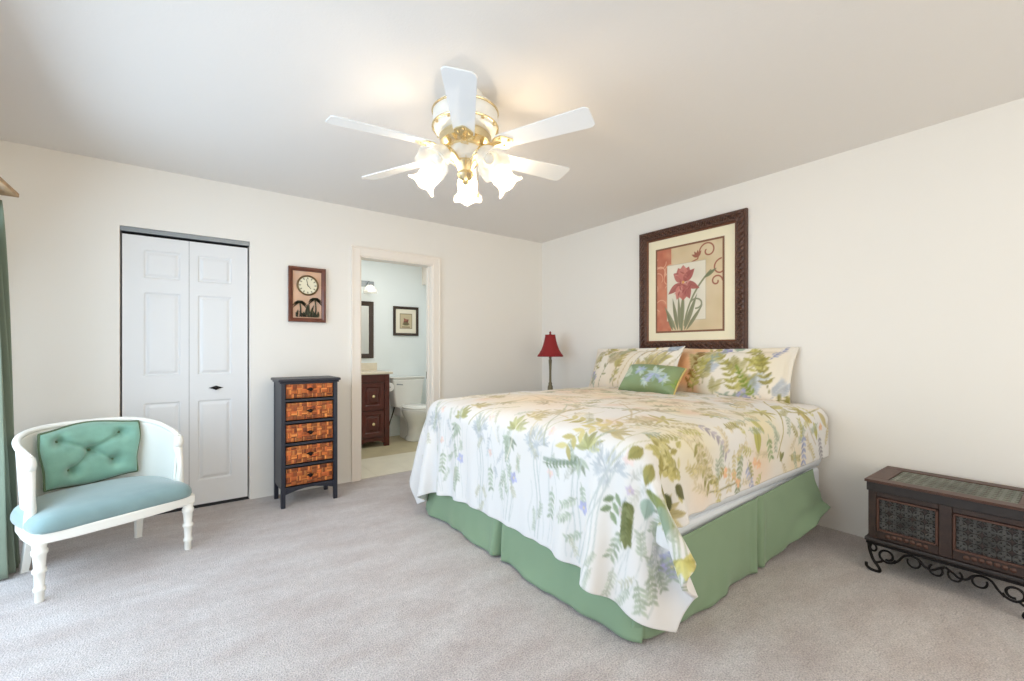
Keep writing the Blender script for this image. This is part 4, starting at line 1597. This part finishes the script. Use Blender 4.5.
def sham_canvas(w, h, seed, peach_left):
    rr = random.Random(seed)
    cv = Canvas(w, h, 0.004, (232, 226, 216))
    for _ in range(22):
        cv.wash(rr.uniform(0, w), rr.uniform(0, h), rr.uniform(.08, .2), rr.choice([(232, 212, 188), (228, 218, 194), (236, 228, 214)]), 0.5)
    if peach_left:
        for _ in range(16):
            cv.wash(rr.uniform(0.10, 0.33), rr.uniform(0, h), 0.08, (222, 164, 116), 0.6)
        plant(cv, 0.27, 0.04, 1.5, 0.18, 'broad', (140, 94, 36), 0.95, rr)
        for k in range(16):
            plant(cv, rr.uniform(.3, .92), rr.uniform(.02, .36), rr.uniform(.6, 2.4), rr.uniform(.09, .17), rr.choice(['sprig', 'fern', 'broad', 'sprig']), rr.choice([YGREEN, OLIVE, (176, 172, 116), GREYB, (190, 182, 130)]), 0.5, rr)
        plant(cv, 0.28, 0.24, 1.2, 0.16, 'broad', (150, 116, 60), 0.9, rr)
        for (x, y, a, L, kd, c) in ((.32, .05, 1.4, .30, 'sprig', YGREEN), (.42, .30, 1.0, .16, 'flower', GREYB), (.46, .12, 0.5, .36, 'broad', YGREEN), (.66, .05, 1.9, .36, 'fern', YGREEN),
                                    (.80, .06, 2.2, .24, 'fern', (140, 160, 70)), (.88, .12, 1.9, .30, 'fern', OLIVE), (.86, .36, 1.0, .14, 'fern', (150, 156, 196)),
                                    (.30, .36, .6, .18, 'broad', (178, 164, 100)), (.58, .42, 1.2, .12, 'sprig', SAGE), (.70, .20, 1.4, .22, 'broad', YGREEN), (.84, .06, .2, .14, 'broad', OLIVE), (.50, .10, -.2, .2, 'flower', SAGE)):
            plant(cv, x * w / 1.0, y, a, L, kd, c, 0.92, rr)
    else:
        for (x, y, a, L, kd, c) in ((.12, .10, 1.3, .34, 'broad', (178, 164, 100)), (.22, .06, 1.2, .30, 'broad', (160, 160, 120)), (.30, .28, .8, .24, 'broad', (190, 178, 110)), (.14, .05, 1.7, .12, 'flower', SAGE),
                                    (.08, .24, 1.1, .22, 'sprig', (190, 180, 140)), (.40, .20, 1.1, .24, 'sprig', (196, 176, 120)), (.68, .36, .9, .18, 'broad', (206, 170, 80)), (.86, .40, .7, .12, 'sprig', GREYB)):
            plant(cv, x, y, a, L, kd, c, 0.8, rr)
        for k in range(18):
            plant(cv, rr.uniform(.04, .9), rr.uniform(.03, .36), rr.uniform(.6, 2.2), rr.uniform(.08, .16), rr.choice(['sprig', 'broad', 'sprig', 'fern']), rr.choice([(186, 174, 112), (176, 170, 124), (200, 184, 130), (168, 170, 136), (196, 180, 150)]), 0.65, rr)
        for k in range(6):
            cv.stroke(curve2(.48 + k * .08, .05, 1.25, .44, -.5), 0.007, rr.choice([(178, 166, 130), (150, 140, 130), (196, 172, 120)]), 0.85)
    return cv


def place_pillow(o, c, yaw, lean, roll=0.0):
    """local front (-y) looks towards -X of the room; lean tips the top back to the wall"""
    o.matrix_world = Matrix.Translation(c) @ Matrix.Rotation(-PI / 2 + yaw, 4, 'Z') @ Matrix.Rotation(roll, 4, 'Y') @ Matrix.Rotation(-lean, 4, 'X')


w, h = 0.98, 0.47
o = pillow_mesh(w, h, 0.20, sham_canvas(w, h, 6, True), 0.035, seed=3).build('pillow', 'duvet', smooth=180)
place_pillow(o, (3.255, 1.715, 0.965), math.radians(3), math.radians(17))
tag(o, 'leaf printed pillow with a peach end nearest the iron chest', 'pillow')
w, h = 1.02, 0.47
o = pillow_mesh(w, h, 0.20, sham_canvas(w, h, 9, False), 0.035, seed=8).build('pillow', 'duvet', smooth=180)
place_pillow(o, (3.125, 2.47, 0.972), math.radians(-6), math.radians(20), math.radians(-1))
tag(o, 'leaf printed pillow standing at the lamp side of the bed', 'pillow')
rr = random.Random(17)
w, h = 0.47, 0.255
cv = Canvas(w, h, 0.0035, (128, 144, 100))
for _ in range(24):
    cv.wash(rr.uniform(0, w), rr.uniform(0, h), rr.uniform(.04, .1), rr.choice([(112, 136, 100), (138, 150, 98), (134, 160, 126)]), 0.5)
for (x, y, R) in ((.30, .13, .085), (.17, .15, .06), (.24, .06, .05), (.38, .09, .05)):
    for k in range(9):
        an = k * 0.7 + rr.uniform(-.2, .2)
        cv.leaf(x, y, an, R * rr.uniform(.8, 1.2), R * 0.36, rr.choice([(186, 204, 204), (168, 184, 214), (200, 214, 208), (150, 178, 170), (176, 186, 222)]), 0.85)
plant(cv, .12, .10, 2.6, .12, 'sprig', (190, 206, 186), .85, rr)
plant(cv, .40, .04, .6, .12, 'broad', (130, 160, 70), .9, rr)
o = pillow_mesh(w, h, 0.15, cv, 0.0, 60, 40, 0.05, 5, 0.003).build('cushion', 'satin', smooth=180)
place_pillow(o, (2.83, 2.04, 0.945), math.radians(4), math.radians(42), math.radians(1.5))
tag(o, 'small green satin cushion with pale blue flowers leaning on the pillows', 'cushion')
b = MB()
pts = []
for k in range(41):
    f = k / 40
    pts.append((w / 2 - 0.001 - 0.010 * (1 - (2 * f - 1) ** 2), 0.0, -h / 2 + h * f))
b.tube(pts, 0.007, 8)
b.build('trim_cord', 'gold_cord', o)

# ------------------------------------------------------------------ nightstand and lamp in the corner
ns_ = thing('nightstand', 'dark wooden nightstand standing behind the far side of the bed', 'nightstand', (3.07, 3.46, 0))
MB().box(-0.24, 0.24, -0.22, 0.22, 0.14, 0.58).build('body', 'chest_wood', ns_, smooth=0, bevel=0.004)
MB().box(-0.26, 0.26, -0.24, 0.24, 0.58, 0.61).build('top', 'chest_wood', ns_, smooth=0, bevel=0.006)
for sx in (-1, 1):
    for sy in (-1, 1):
        lg = MB().box(-0.02, 0.02, -0.02, 0.02, 0, 0.14).build('leg', 'chest_wood', ns_, smooth=0)
        lg.location = (sx * 0.215, sy * 0.195, 0)
for z in (0.16, 0.37):
    d = MB().box(-0.252, -0.24, -0.20, 0.20, z, z + 0.19).build('drawer', 'chest_wood', ns_, smooth=0, bevel=0.003)
    MB().lathe([(0.006, 0), (0.006, 0.015), (0.013, 0.02), (0.010, 0.028), (0.001, 0.03)], 14, Matrix.Translation((-0.252, 0, z + 0.095)) @ Matrix.Rotation(-PI / 2, 4, 'Y')).build('knob', 'antique_brass', d)
lp = thing('table_lamp', 'slim table lamp with a dark red bell shade in the corner', 'lamp', (3.085, 3.48, 0.61))
b = MB()
b.lathe([(0.066, 0.0), (0.066, 0.014), (0.048, 0.03), (0.034, 0.07), (0.030, 0.13), (0.026, 0.175), (0.018, 0.19), (0.020, 0.205), (0.013, 0.22), (0.012, 0.32), (0.015, 0.41), (0.018, 0.45), (0.012, 0.465), (0.016, 0.48), (0.010, 0.495), (0.009, 0.54)], 24)
b.build('base', 'lamp_pole', lp)
sh = MB()
prof = [(r, z + 0.12) for r, z in ((0.130, 0.372), (0.131, 0.380), (0.112, 0.405), (0.092, 0.440), (0.073, 0.490), (0.060, 0.540), (0.052, 0.585), (0.050, 0.598))]
sh.lathe(prof, 40, cap=False, wave=lambda i, a, r, z: (r * (1 + 0.04 * abs(math.cos(3 * a))), z))
so = sh.build('lamp_shade', 'lamp_red', lp, solid=(0.003, 0), smooth=60)
for i in (0, 7):
    r, z = prof[i]
    b = MB()
    b.tube([(r * (1 + 0.04 * abs(math.cos(3 * a))) * math.cos(a), r * (1 + 0.04 * abs(math.cos(3 * a))) * math.sin(a), z) for a in np.linspace(0, 2 * PI, 48, endpoint=False)], 0.004, 6, closed=True)
    b.build('edge_trim', 'lamp_red', so)
b = MB()
b.tube([(0, 0, 0.53), (0, 0, 0.725)], 0.004, 8)
b.tube([(-0.05, 0, 0.715), (0.05, 0, 0.715)], 0.002, 6)
b.tube([(0, -0.05, 0.715), (0, 0.05, 0.715)], 0.002, 6)
b.lathe([(0.006, 0.72), (0.013, 0.726), (0.008, 0.734), (0.012, 0.744), (0.004, 0.756), (0.001, 0.758)], 14)
b.build('finial', 'lamp_red', lp)


# ------------------------------------------------------------------ carved chest on the scrolled iron stand
def carved_chest():
    t = thing('carved_chest', 'dark carved wooden chest with fretwork panels on an iron stand by the right wall', 'chest', (3.115, 0.445, 0))
    # local: length along y (half 0.295), depth along x (half 0.21), front at -x
    hx, hy = 0.205, 0.295
    z0, z1, zt = 0.178, 0.425, 0.485
    b = MB()
    b.box(-hx + 0.012, hx, -hy + 0.006, hy - 0.006, z0, z1)
    # stiles and rails of the front
    F = -hx
    b.box(F, F + 0.02, -hy, -hy + 0.034, z0, z1)
    b.box(F, F + 0.02, hy - 0.034, hy, z0, z1)
    b.box(F, F + 0.02, -0.024, 0.024, z0, z1)
    for (ya, yb) in ((-hy + 0.034, -0.024), (0.024, hy - 0.034)):
        b.box(F + 0.001, F + 0.02, ya, yb, z0, z0 + 0.046)
        b.box(F + 0.001, F + 0.02, ya, yb, z1 - 0.026, z1)
    b.box(F + 0.0205, hx, hy - 0.0055, hy, z0, z0 + 0.04)
    b.box(F + 0.0205, hx, hy - 0.0055, hy, z1 - 0.03, z1)
    b.build('body', 'chest_wood', t, smooth=0, bevel=0.003)
    b = MB()
    b.box(-hx - 0.014, hx + 0.01, -hy - 0.014, hy + 0.014, z0 - 0.020, z0)
    b.build('plinth', 'chest_dark', t, smooth=0, bevel=0.006)
    # lid
    b = MB()
    b.box(-hx - 0.006, hx + 0.004, -hy - 0.006, hy + 0.006, z1, zt - 0.014)
    lid = b.build('lid', 'chest_dark', t, smooth=0, bevel=0.004)
    b = MB()
    e = 0.014
    X0, X1, Y0, Y1 = -hx - e, hx + 0.006, -hy - e, hy + e
    b.box(X0, X1, Y0, Y1, zt - 0.014, zt - 0.006)
    for (a0, a1, c0, c1) in ((X0, X0 + 0.07, Y0, Y1), (X1 - 0.07, X1, Y0, Y1), (X0 + 0.07, X1 - 0.07, Y0, Y0 + 0.085), (X0 + 0.07, X1 - 0.07, Y1 - 0.085, Y1)):
        b.box(a0, a1, c0, c1, zt - 0.0058, zt)
    b.build('lid_border', 'chest_edge', lid, smooth=0, bevel=0.004)

    def fret(w, h, nx, nz, n_u, n_v, base, hi, dark, scale):
        X, Z = np.meshgrid(np.linspace(0, w, nx), np.linspace(0, h, nz), indexing='ij')
        cu, cv_ = X / w * n_u, Z / h * n_v
        fu, fv = cu - np.floor(cu) - 0.5, cv_ - np.floor(cv_) - 0.5
        rr_ = np.hypot(fu, fv)
        an = np.arctan2(fv, fu)
        petal = (rr_ < 0.20 + 0.26 * np.abs(np.cos(2 * an)) ** 1.2) & (rr_ > 0.06)
        ring = np.abs(rr_ - 0.44) < 0.05
        g2u, g2v = cu - np.floor(cu + .5), cv_ - np.floor(cv_ + .5)
        star = (np.abs(g2u) + np.abs(g2v) < 0.16) | ((np.abs(g2u) < 0.05) & (np.abs(g2v) < 0.26)) | ((np.abs(g2v) < 0.05) & (np.abs(g2u) < 0.26))
        hgt = np.where(petal | ring, 0.003, 0.0) - np.where(star, 0.002, 0)
        col = np.ones((nx, nz, 3)) * lin(base)
        rn = np.random.default_rng(7)
        k = (0.8 + 0.25 * smooth_noise(nx, nz, 9, 6, rn))[..., None]
        col = np.where((petal | ring)[..., None], lin(hi) * k, col)
        col = np.where(star[..., None], lin(dark), col)
        return X, Z, hgt, col

    # two front panels
    for yc in (-0.1425, 0.1425):
        w, h = 0.227, 0.168
        X, Z, hgt, col = fret(w, h, 150, 110, 5, 3.5, (40, 36, 35), (86, 85, 82), (20, 20, 22), 1)
        P = np.stack([np.full_like(X, F + 0.011) - hgt, -X + w / 2, Z], -1)
        p = MB().grid(P, cols=col, flip=False).build('fretwork_panel', 'fretwork', t, smooth=0)
        p.location = (0, yc, z0 + 0.0465)
        b = MB()
        for (u0, u1, v0, v1) in ((-w / 2 - 0.004, w / 2 + 0.004, -0.004, 0.006), (-w / 2 - 0.004, w / 2 + 0.004, h - 0.006, h + 0.004), (-w / 2 - 0.004, -w / 2 + 0.006, -0.004, h + 0.004), (w / 2 - 0.006, w / 2 + 0.004, -0.004, h + 0.004)):
            b.box(F - 0.005, F + 0.012, u0, u1, v0, v1)
        b.build('panel_moulding', 'chest_edge', p, smooth=0, bevel=0.003)
        b = MB()
        for k in range(7):
            yk = -0.072 + k * 0.024
            b.lathe([(0.011, 0), (0.009, 0.003), (0.001, 0.0045)], 12, Matrix.Translation((F, yc + yk, z0 + 0.022 + 0.006 * math.cos((k - 3) / 3 * 1.4))) @ Matrix.Rotation(-PI / 2, 4, 'Y'))
        b.build('carved_crest', 'chest_edge', t, smooth=60)
    # inset of the lid
    w, h = 2 * hy + 2 * e - 0.170, X1 - X0 - 0.140
    X, Z, hgt, col = fret(w, h, 200, 130, 12, 7, (82, 84, 74), (128, 132, 120), (54, 54, 48), 1)
    P = np.stack([X0 + 0.07 + Z, Y0 + 0.085 + X, np.full_like(X, zt - 0.0055) + hgt * 0.6], -1)
    MB().grid(P, cols=col, flip=True).build('fretwork_panel', 'fretwork', lid, smooth=0)

    # iron stand
    b = MB()
    zt2 = z0 - 0.020
    for x in (-hx - 0.004, hx - 0.004):
        b.box(x - 0.008, x + 0.008, -hy - 0.006, hy + 0.006, zt2 - 0.012, zt2)
    for y in (-hy, hy):
        b.box(-hx, hx, y - 0.008, y + 0.008, zt2 - 0.012, zt2)
    st = b.build('stand', 'iron', t, smooth=0)
    rad = 0.0062

    def spiral(c, r0, a0, turns, sgn, shrink=0.72, n=26):
        return [(c[0] + r0 * (1 - shrink * f) * math.cos(a0 + sgn * f * turns * 2 * PI), c[1] + r0 * (1 - shrink * f) * math.sin(a0 + sgn * f * turns * 2 * PI)) for f in np.linspace(0, 1, n)]

    zt3 = zt2 - 0.01
    for sx in (-1, 1):
        for sy in (-1, 1):
            xx = sx * (hx - 0.004) - (0.004 if sx < 0 else 0)
            # S-shaped leg in the plane of the front: u runs outwards along y
            q = [(0.002, zt3), (-0.004, zt3 - 0.045), (-0.018, 0.062), (-0.040, 0.030), (-0.045, 0.012), (-0.030, 0.006), (-0.008, 0.008), (0.010, 0.020), (0.012, 0.038)]
            pts = bez([(xx, sy * (hy - 0.004 + u), z) for u, z in q], 6)
            MB().tube(pts, 0.0075, 8).build('leg', 'iron', st)
        b = MB()
        xx = sx * (hx - 0.004) - (0.004 if sx < 0 else 0)
        for sy in (-1, 1):
            def pl(u, z):
                return (xx, sy * (hy - u), z)
            b.tube([pl(0.022 + 0.013 * math.cos(a), zt3 - 0.022 + 0.018 * math.sin(a)) for a in np.linspace(PI / 2, PI / 2 - 1.8 * PI, 22)], rad * 0.8, 7)
            # big C scroll
            sp = spiral((0.078, zt3 - 0.048), 0.036, -0.3, 1.25, -1, 0.45, 34)
            b.tube([pl(u, z) for u, z in sp], rad * 0.9, 7)
            b.tube([pl(u, z) for u, z in ((0.032, 0.050), (0.050, 0.060), (0.062, 0.070))], rad * 0.9, 7)
            # wavy rail to the middle
            w1 = bez([pl(u, z) for u, z in ((0.105, zt3 - 0.075), (0.125, zt3 - 0.052), (0.145, zt3 - 0.022), (0.170, zt3 - 0.012), (0.20, zt3 - 0.020), (0.222, zt3 - 0.045), (0.245, zt3 - 0.052), (0.27, zt3 - 0.035), (hy, zt3 - 0.018))], 6)
            b.tube(w1, rad * 0.85, 7)
            b.tube([pl(0.182 + 0.024 * math.cos(a), zt3 - 0.040 + 0.026 * math.sin(a)) for a in np.linspace(1.2, 1.2 - 1.5 * PI, 20)], rad * 0.75, 7)
            b.tube([pl(0.262 + 0.024 * math.cos(a), zt3 - 0.045 + 0.026 * math.sin(a)) for a in np.linspace(2.2, 2.2 + 1.5 * PI, 20)], rad * 0.75, 7)
        b.build('scrollwork', 'iron', st)
    return t


carved_chest()


# ------------------------------------------------------------------ bathroom things
def vanity():
    x0, x1, y0, y1, H = 1.20, 1.985, 5.20, BYB - 0.002, 0.875
    t = thing('vanity_cabinet', 'dark red-brown bathroom vanity with two stacked drawers left of the toilet', 'vanity', (0, 0, 0))
    b = MB()
    b.box(x0, x1 - 0.06, y0 + 0.02, y1, 0.10, H)
    b.box(x1 - 0.06, x1, y0, y1, 0.10, H)
    b.box(x0, x1, y0 + 0.006, y0 + 0.03, H - 0.085, H)
    b.build('carcass', 'cherry', t, smooth=0, bevel=0.003)
    for (xa, ya) in ((x0, y0), (x1 - 0.062, y0 - 0.003), (x0, y1 - 0.06), (x1 - 0.06, y1 - 0.06)):
        MB().box(xa, xa + 0.062, ya, ya + 0.05, 0, 0.10 if ya > 5.5 else H - 0.09).build('leg', 'cherry', t, smooth=0, bevel=0.004)
    xa, xb = x1 - 0.345, x1 - 0.062
    pts = []
    for u in np.linspace(0, 1, 25):
        pts.append((xa + (xb - xa) * u, 0.035 + 0.030 * (1 - abs(2 * u - 1)) + 0.018 * abs(math.sin(2 * PI * u))))
    MB().prism([(xa, 0.11)] + pts + [(xb, 0.11)], 0, 0.018, Matrix.Translation((0, y0 + 0.026, 0)) @ Matrix(((1, 0, 0, 0), (0, 0, -1, 0), (0, 1, 0, 0), (0, 0, 0, 1)))).build('apron', 'cherry', t, smooth=0)
    for z0, z1 in ((0.125, 0.435), (0.455, 0.770)):
        w, h = xb - xa - 0.012, z1 - z0
        d = MB().box(0, w, 0.001, 0.02, 0, h)
        ds = [0.0, 0.045, 0.058, 0.085, 0.09]
        hs = [0.012, 0.012, -0.002, 0.010, 0.010]
        xs = sorted({0, w} | {q for k in ds for q in (k, w - k)})
        zs = sorted({0, h} | {q for k in ds for q in (k, h - k)})
        P = np.zeros((len(xs), len(zs), 3))
        for i, x in enumerate(xs):
            for j, z in enumerate(zs):
                P[i, j] = (x, -float(np.interp(min(x, w - x, z, h - z), ds, hs)), z)
        d.grid(P)
        for (u0, u1, v0, v1) in ((0, 0.001, 0, h), (w - 0.001, w, 0, h), (0, w, 0, 0.001), (0, w, h - 0.001, h)):
            d.box(u0, u1, -0.012, 0.002, v0, v1)
        do = d.build('drawer', 'cherry', t, smooth=0)
        do.location = (xa + 0.006, y0 + 0.012, z0)
        MB().lathe([(0.007, 0), (0.007, 0.014), (0.017, 0.019), (0.018, 0.026), (0.010, 0.032), (0.001, 0.033)], 16,
                   Matrix.Translation((w / 2, -0.010, h / 2)) @ Matrix.Rotation(PI / 2, 4, 'X')).build('knob', 'brass', do)
    # left door, hidden by the door frame from here
    dl = MB().box(x0 + 0.07, xa - 0.02, y0 + 0.004, y0 + 0.02, 0.125, 0.77).build('door', 'cherry', t, smooth=0, bevel=0.004)
    MB().lathe([(0.007, 0), (0.007, 0.014), (0.017, 0.019), (0.010, 0.03), (0.001, 0.031)], 16, Matrix.Translation((xa - 0.06, y0 + 0.004, 0.6)) @ Matrix.Rotation(PI / 2, 4, 'X')).build('knob', 'brass', dl)
    b = MB()
    b.box(x0 - 0.02, x1 + 0.035, y0 - 0.03, y1, H, H + 0.028)
    ct = b.build('countertop', 'marble', t, smooth=0, bevel=0.006)
    MB().box(x0 - 0.02, x1 + 0.025, y1 - 0.02, y1, H + 0.028, H + 0.125).build('backsplash', 'marble', ct, smooth=0, bevel=0.003)


vanity()


def toilet():
    t = thing('toilet', 'white two-piece toilet with closed lid beside the vanity', 'toilet', (2.372, BYB, 0))
    # tank (tapered), at the wall
    def rbox(mb, w0, w1, y0, y1, z0, z1, r=0.03, seg=5):
        def ring(w, ya, yb, z):
            o = []
            for (cx, cy, a) in ((w / 2 - r, yb - r, 0), (-w / 2 + r, yb - r, PI / 2), (-w / 2 + r, ya + r, PI), (w / 2 - r, ya + r, 1.5 * PI)):
                for k in range(seg + 1):
                    an = a + k / seg * PI / 2
                    o.append((cx + r * math.cos(an), cy + r * math.sin(an), z))
            return o
        a, b_ = ring(w0, y0 + 0.02, y1, z0), ring(w1, y0, y1, z1)
        n = len(a)
        fs = [tuple(range(n - 1, -1, -1)), tuple(range(n, 2 * n))] + [(i, (i + 1) % n, n + (i + 1) % n, n + i) for i in range(n)]
        mb.add(a + b_, fs)
        return mb
    rbox(MB(), 0.37, 0.455, -0.225, -0.02, 0.415, 0.775).build('tank', 'porcelain', t, smooth=40, bevel=0.006)
    rbox(MB(), 0.475, 0.48, -0.238, -0.012, 0.776, 0.812).build('tank_lid', 'porcelain', t, smooth=40, bevel=0.008)
    MB().tube([(-0.17, -0.235, 0.72), (-0.17, -0.25, 0.72), (-0.10, -0.255, 0.712)], 0.007, 8).build('flush_lever', 'track_metal', t)
    # bowl
    mb = MB()
    prof = [(0.115, 0.0, 0.02), (0.118, 0.03, 0.02), (0.098, 0.07, 0.0), (0.095, 0.16, -0.01), (0.115, 0.25, -0.03), (0.165, 0.33, -0.05), (0.185, 0.385, -0.055), (0.185, 0.405, -0.055)]
    seg = 36
    vs, fs = [], []
    for r, z, dy in prof:
        for k in range(seg):
            a = 2 * PI * k / seg
            vs.append((r * math.cos(a), -0.42 + dy + r * 1.28 * math.sin(a), z))
    for i in range(len(prof) - 1):
        for k in range(seg):
            k2 = (k + 1) % seg
            fs.append((i * seg + k, i * seg + k2, (i + 1) * seg + k2, (i + 1) * seg + k))
    fs += [tuple(range(seg - 1, -1, -1)), tuple((len(prof) - 1) * seg + k for k in range(seg))]
    mb.add(vs, fs)
    mb.box(-0.15, 0.15, -0.30, -0.04, 0.30, 0.414)
    mb.box(-0.09, 0.09, -0.40, -0.12, 0.0, 0.33)
    mb.build('bowl', 'porcelain', t, smooth=50, bevel=0.006)

    def oval(rx, ry, y, z0, z1):
        return MB().lathe([(1.0, z0), (1.02, (z0 + z1) / 2), (0.98, z1)], 40, Matrix.Translation((0, y, 0)), sx=rx, sy=ry)
    oval(0.188, 0.238, -0.478, 0.407, 0.424).build('seat', 'porcelain', t, smooth=50)
    oval(0.186, 0.236, -0.476, 0.430, 0.452).build('lid', 'porcelain', t, smooth=50)
    MB().tube([(-0.10, -0.245, 0.432), (0.10, -0.245, 0.432)], 0.012, 10).build('hinge', 'porcelain', t)
    MB().tube(bez([(-0.15, -0.10, 0.418), (-0.175, -0.10, 0.33), (-0.205, -0.08, 0.22), (-0.20, -0.03, 0.16), (-0.195, -0.002, 0.15)], 6), 0.008, 8).build('supply_hose', 'black_plastic', t)


toilet()

# mirror over the vanity
mr = wall_frame('vanity_mirror', 'brown framed mirror on the bathroom wall above the vanity', 'mirror', (1.24, BYB - 0.001, 1.062), 0, 0.724, 0.742,
                [(0, 0), (0, 0.022), (0.008, 0.028), (0.040, 0.024), (0.055, 0.018), (0.060, 0.008)], 'bath_frame')
MB().box(0.058, 0.666, -0.009, -0.005, 0.058, 0.684).build('glass', 'mirror_glass', mr, smooth=0)

# small framed print
bp_ = wall_frame('botanical_picture', 'small framed flower print on the bathroom wall above the toilet', 'picture', (2.236, BYB - 0.001, 1.366), 0, 0.365, 0.40,
                 [(0, 0), (0, 0.018), (0.008, 0.024), (0.022, 0.020), (0.034, 0.018), (0.036, 0.008)], 'bath_frame')
cv = Canvas(0.296, 0.332, 0.003, (236, 230, 212))
cv.rect(0.058, 0.062, 0.238, 0.27, (150, 138, 112))
cv.rect(0.068, 0.072, 0.228, 0.26, (196, 182, 150))
rr = random.Random(4)
for k in range(12):
    cv.leaf(0.148, 0.165, k * 0.55, rr.uniform(.03, .055), .03, rr.choice([(148, 84, 72), (120, 66, 58), (168, 120, 92)]), 0.9)
for k in range(8):
    cv.leaf(0.148, 0.11, 0.3 + k * 0.36, .06, .016, (112, 104, 72), 0.9)
cv.rect(0.09, 0.08, 0.206, 0.092, (120, 108, 84))
P, Cc = panel_grid(0.296, 0.332, cv, 90, 100)
o = MB().grid(P, cols=Cc).build('art_print', 'print', bp_, smooth=0)
o.location = (0.0345, -0.0085, 0.034)

# vanity light with bell glasses
vl = thing('vanity_light', 'bathroom wall light with frosted bell glasses above the mirror', 'wall light', (1.61, BYB, 2.035))
MB().box(-0.36, 0.36, -0.025, -0.001, -0.035, 0.035).build('backplate', 'track_metal', vl, smooth=0, bevel=0.008)
for x in (-0.27, 0.0, 0.27):
    am = MB().tube(bez([(x, -0.02, 0.0), (x, -0.08, 0.02), (x, -0.13, 0.0), (x, -0.135, -0.035)], 6), 0.009, 8).build('lamp_arm', 'track_metal', vl)
    MB().lathe([(0.020, -0.032), (0.040, -0.045), (0.066, -0.075), (0.080, -0.110), (0.084, -0.135)], 36, Matrix.Translation((x, -0.135, 0)), cap=False).build('glass_shade', 'frosted_glass', am, solid=(0.003, 0), smooth=180)
    MB().lathe([(0.012, -0.04), (0.014, -0.06), (0.026, -0.085), (0.024, -0.105), (0.004, -0.118)][::-1], 20, Matrix.Translation((x, -0.135, 0))).build('bulb', 'bulb_bath', am, smooth=180)

# toilet paper on the side of the vanity
tp_ = thing('toilet_roll', 'white toilet paper roll hung on the side of the vanity', 'toilet roll', (1.986, 5.40, 0.70))
b = MB()
b.lathe([(0.018, -0.05), (0.054, -0.05), (0.055, -0.048), (0.055, 0.048), (0.054, 0.05), (0.018, 0.05)], 28, Matrix.Translation((0.062, 0, 0)) @ Matrix.Rotation(PI / 2, 4, 'X'))
b.build('roll', 'paper', tp_)
b = MB()
b.tube([(0, -0.065, 0.01), (0.062, -0.065, 0.0), (0.062, 0.065, 0.0), (0, 0.065, 0.01)], 0.006, 8)
b.build('holder', 'track_metal', tp_)
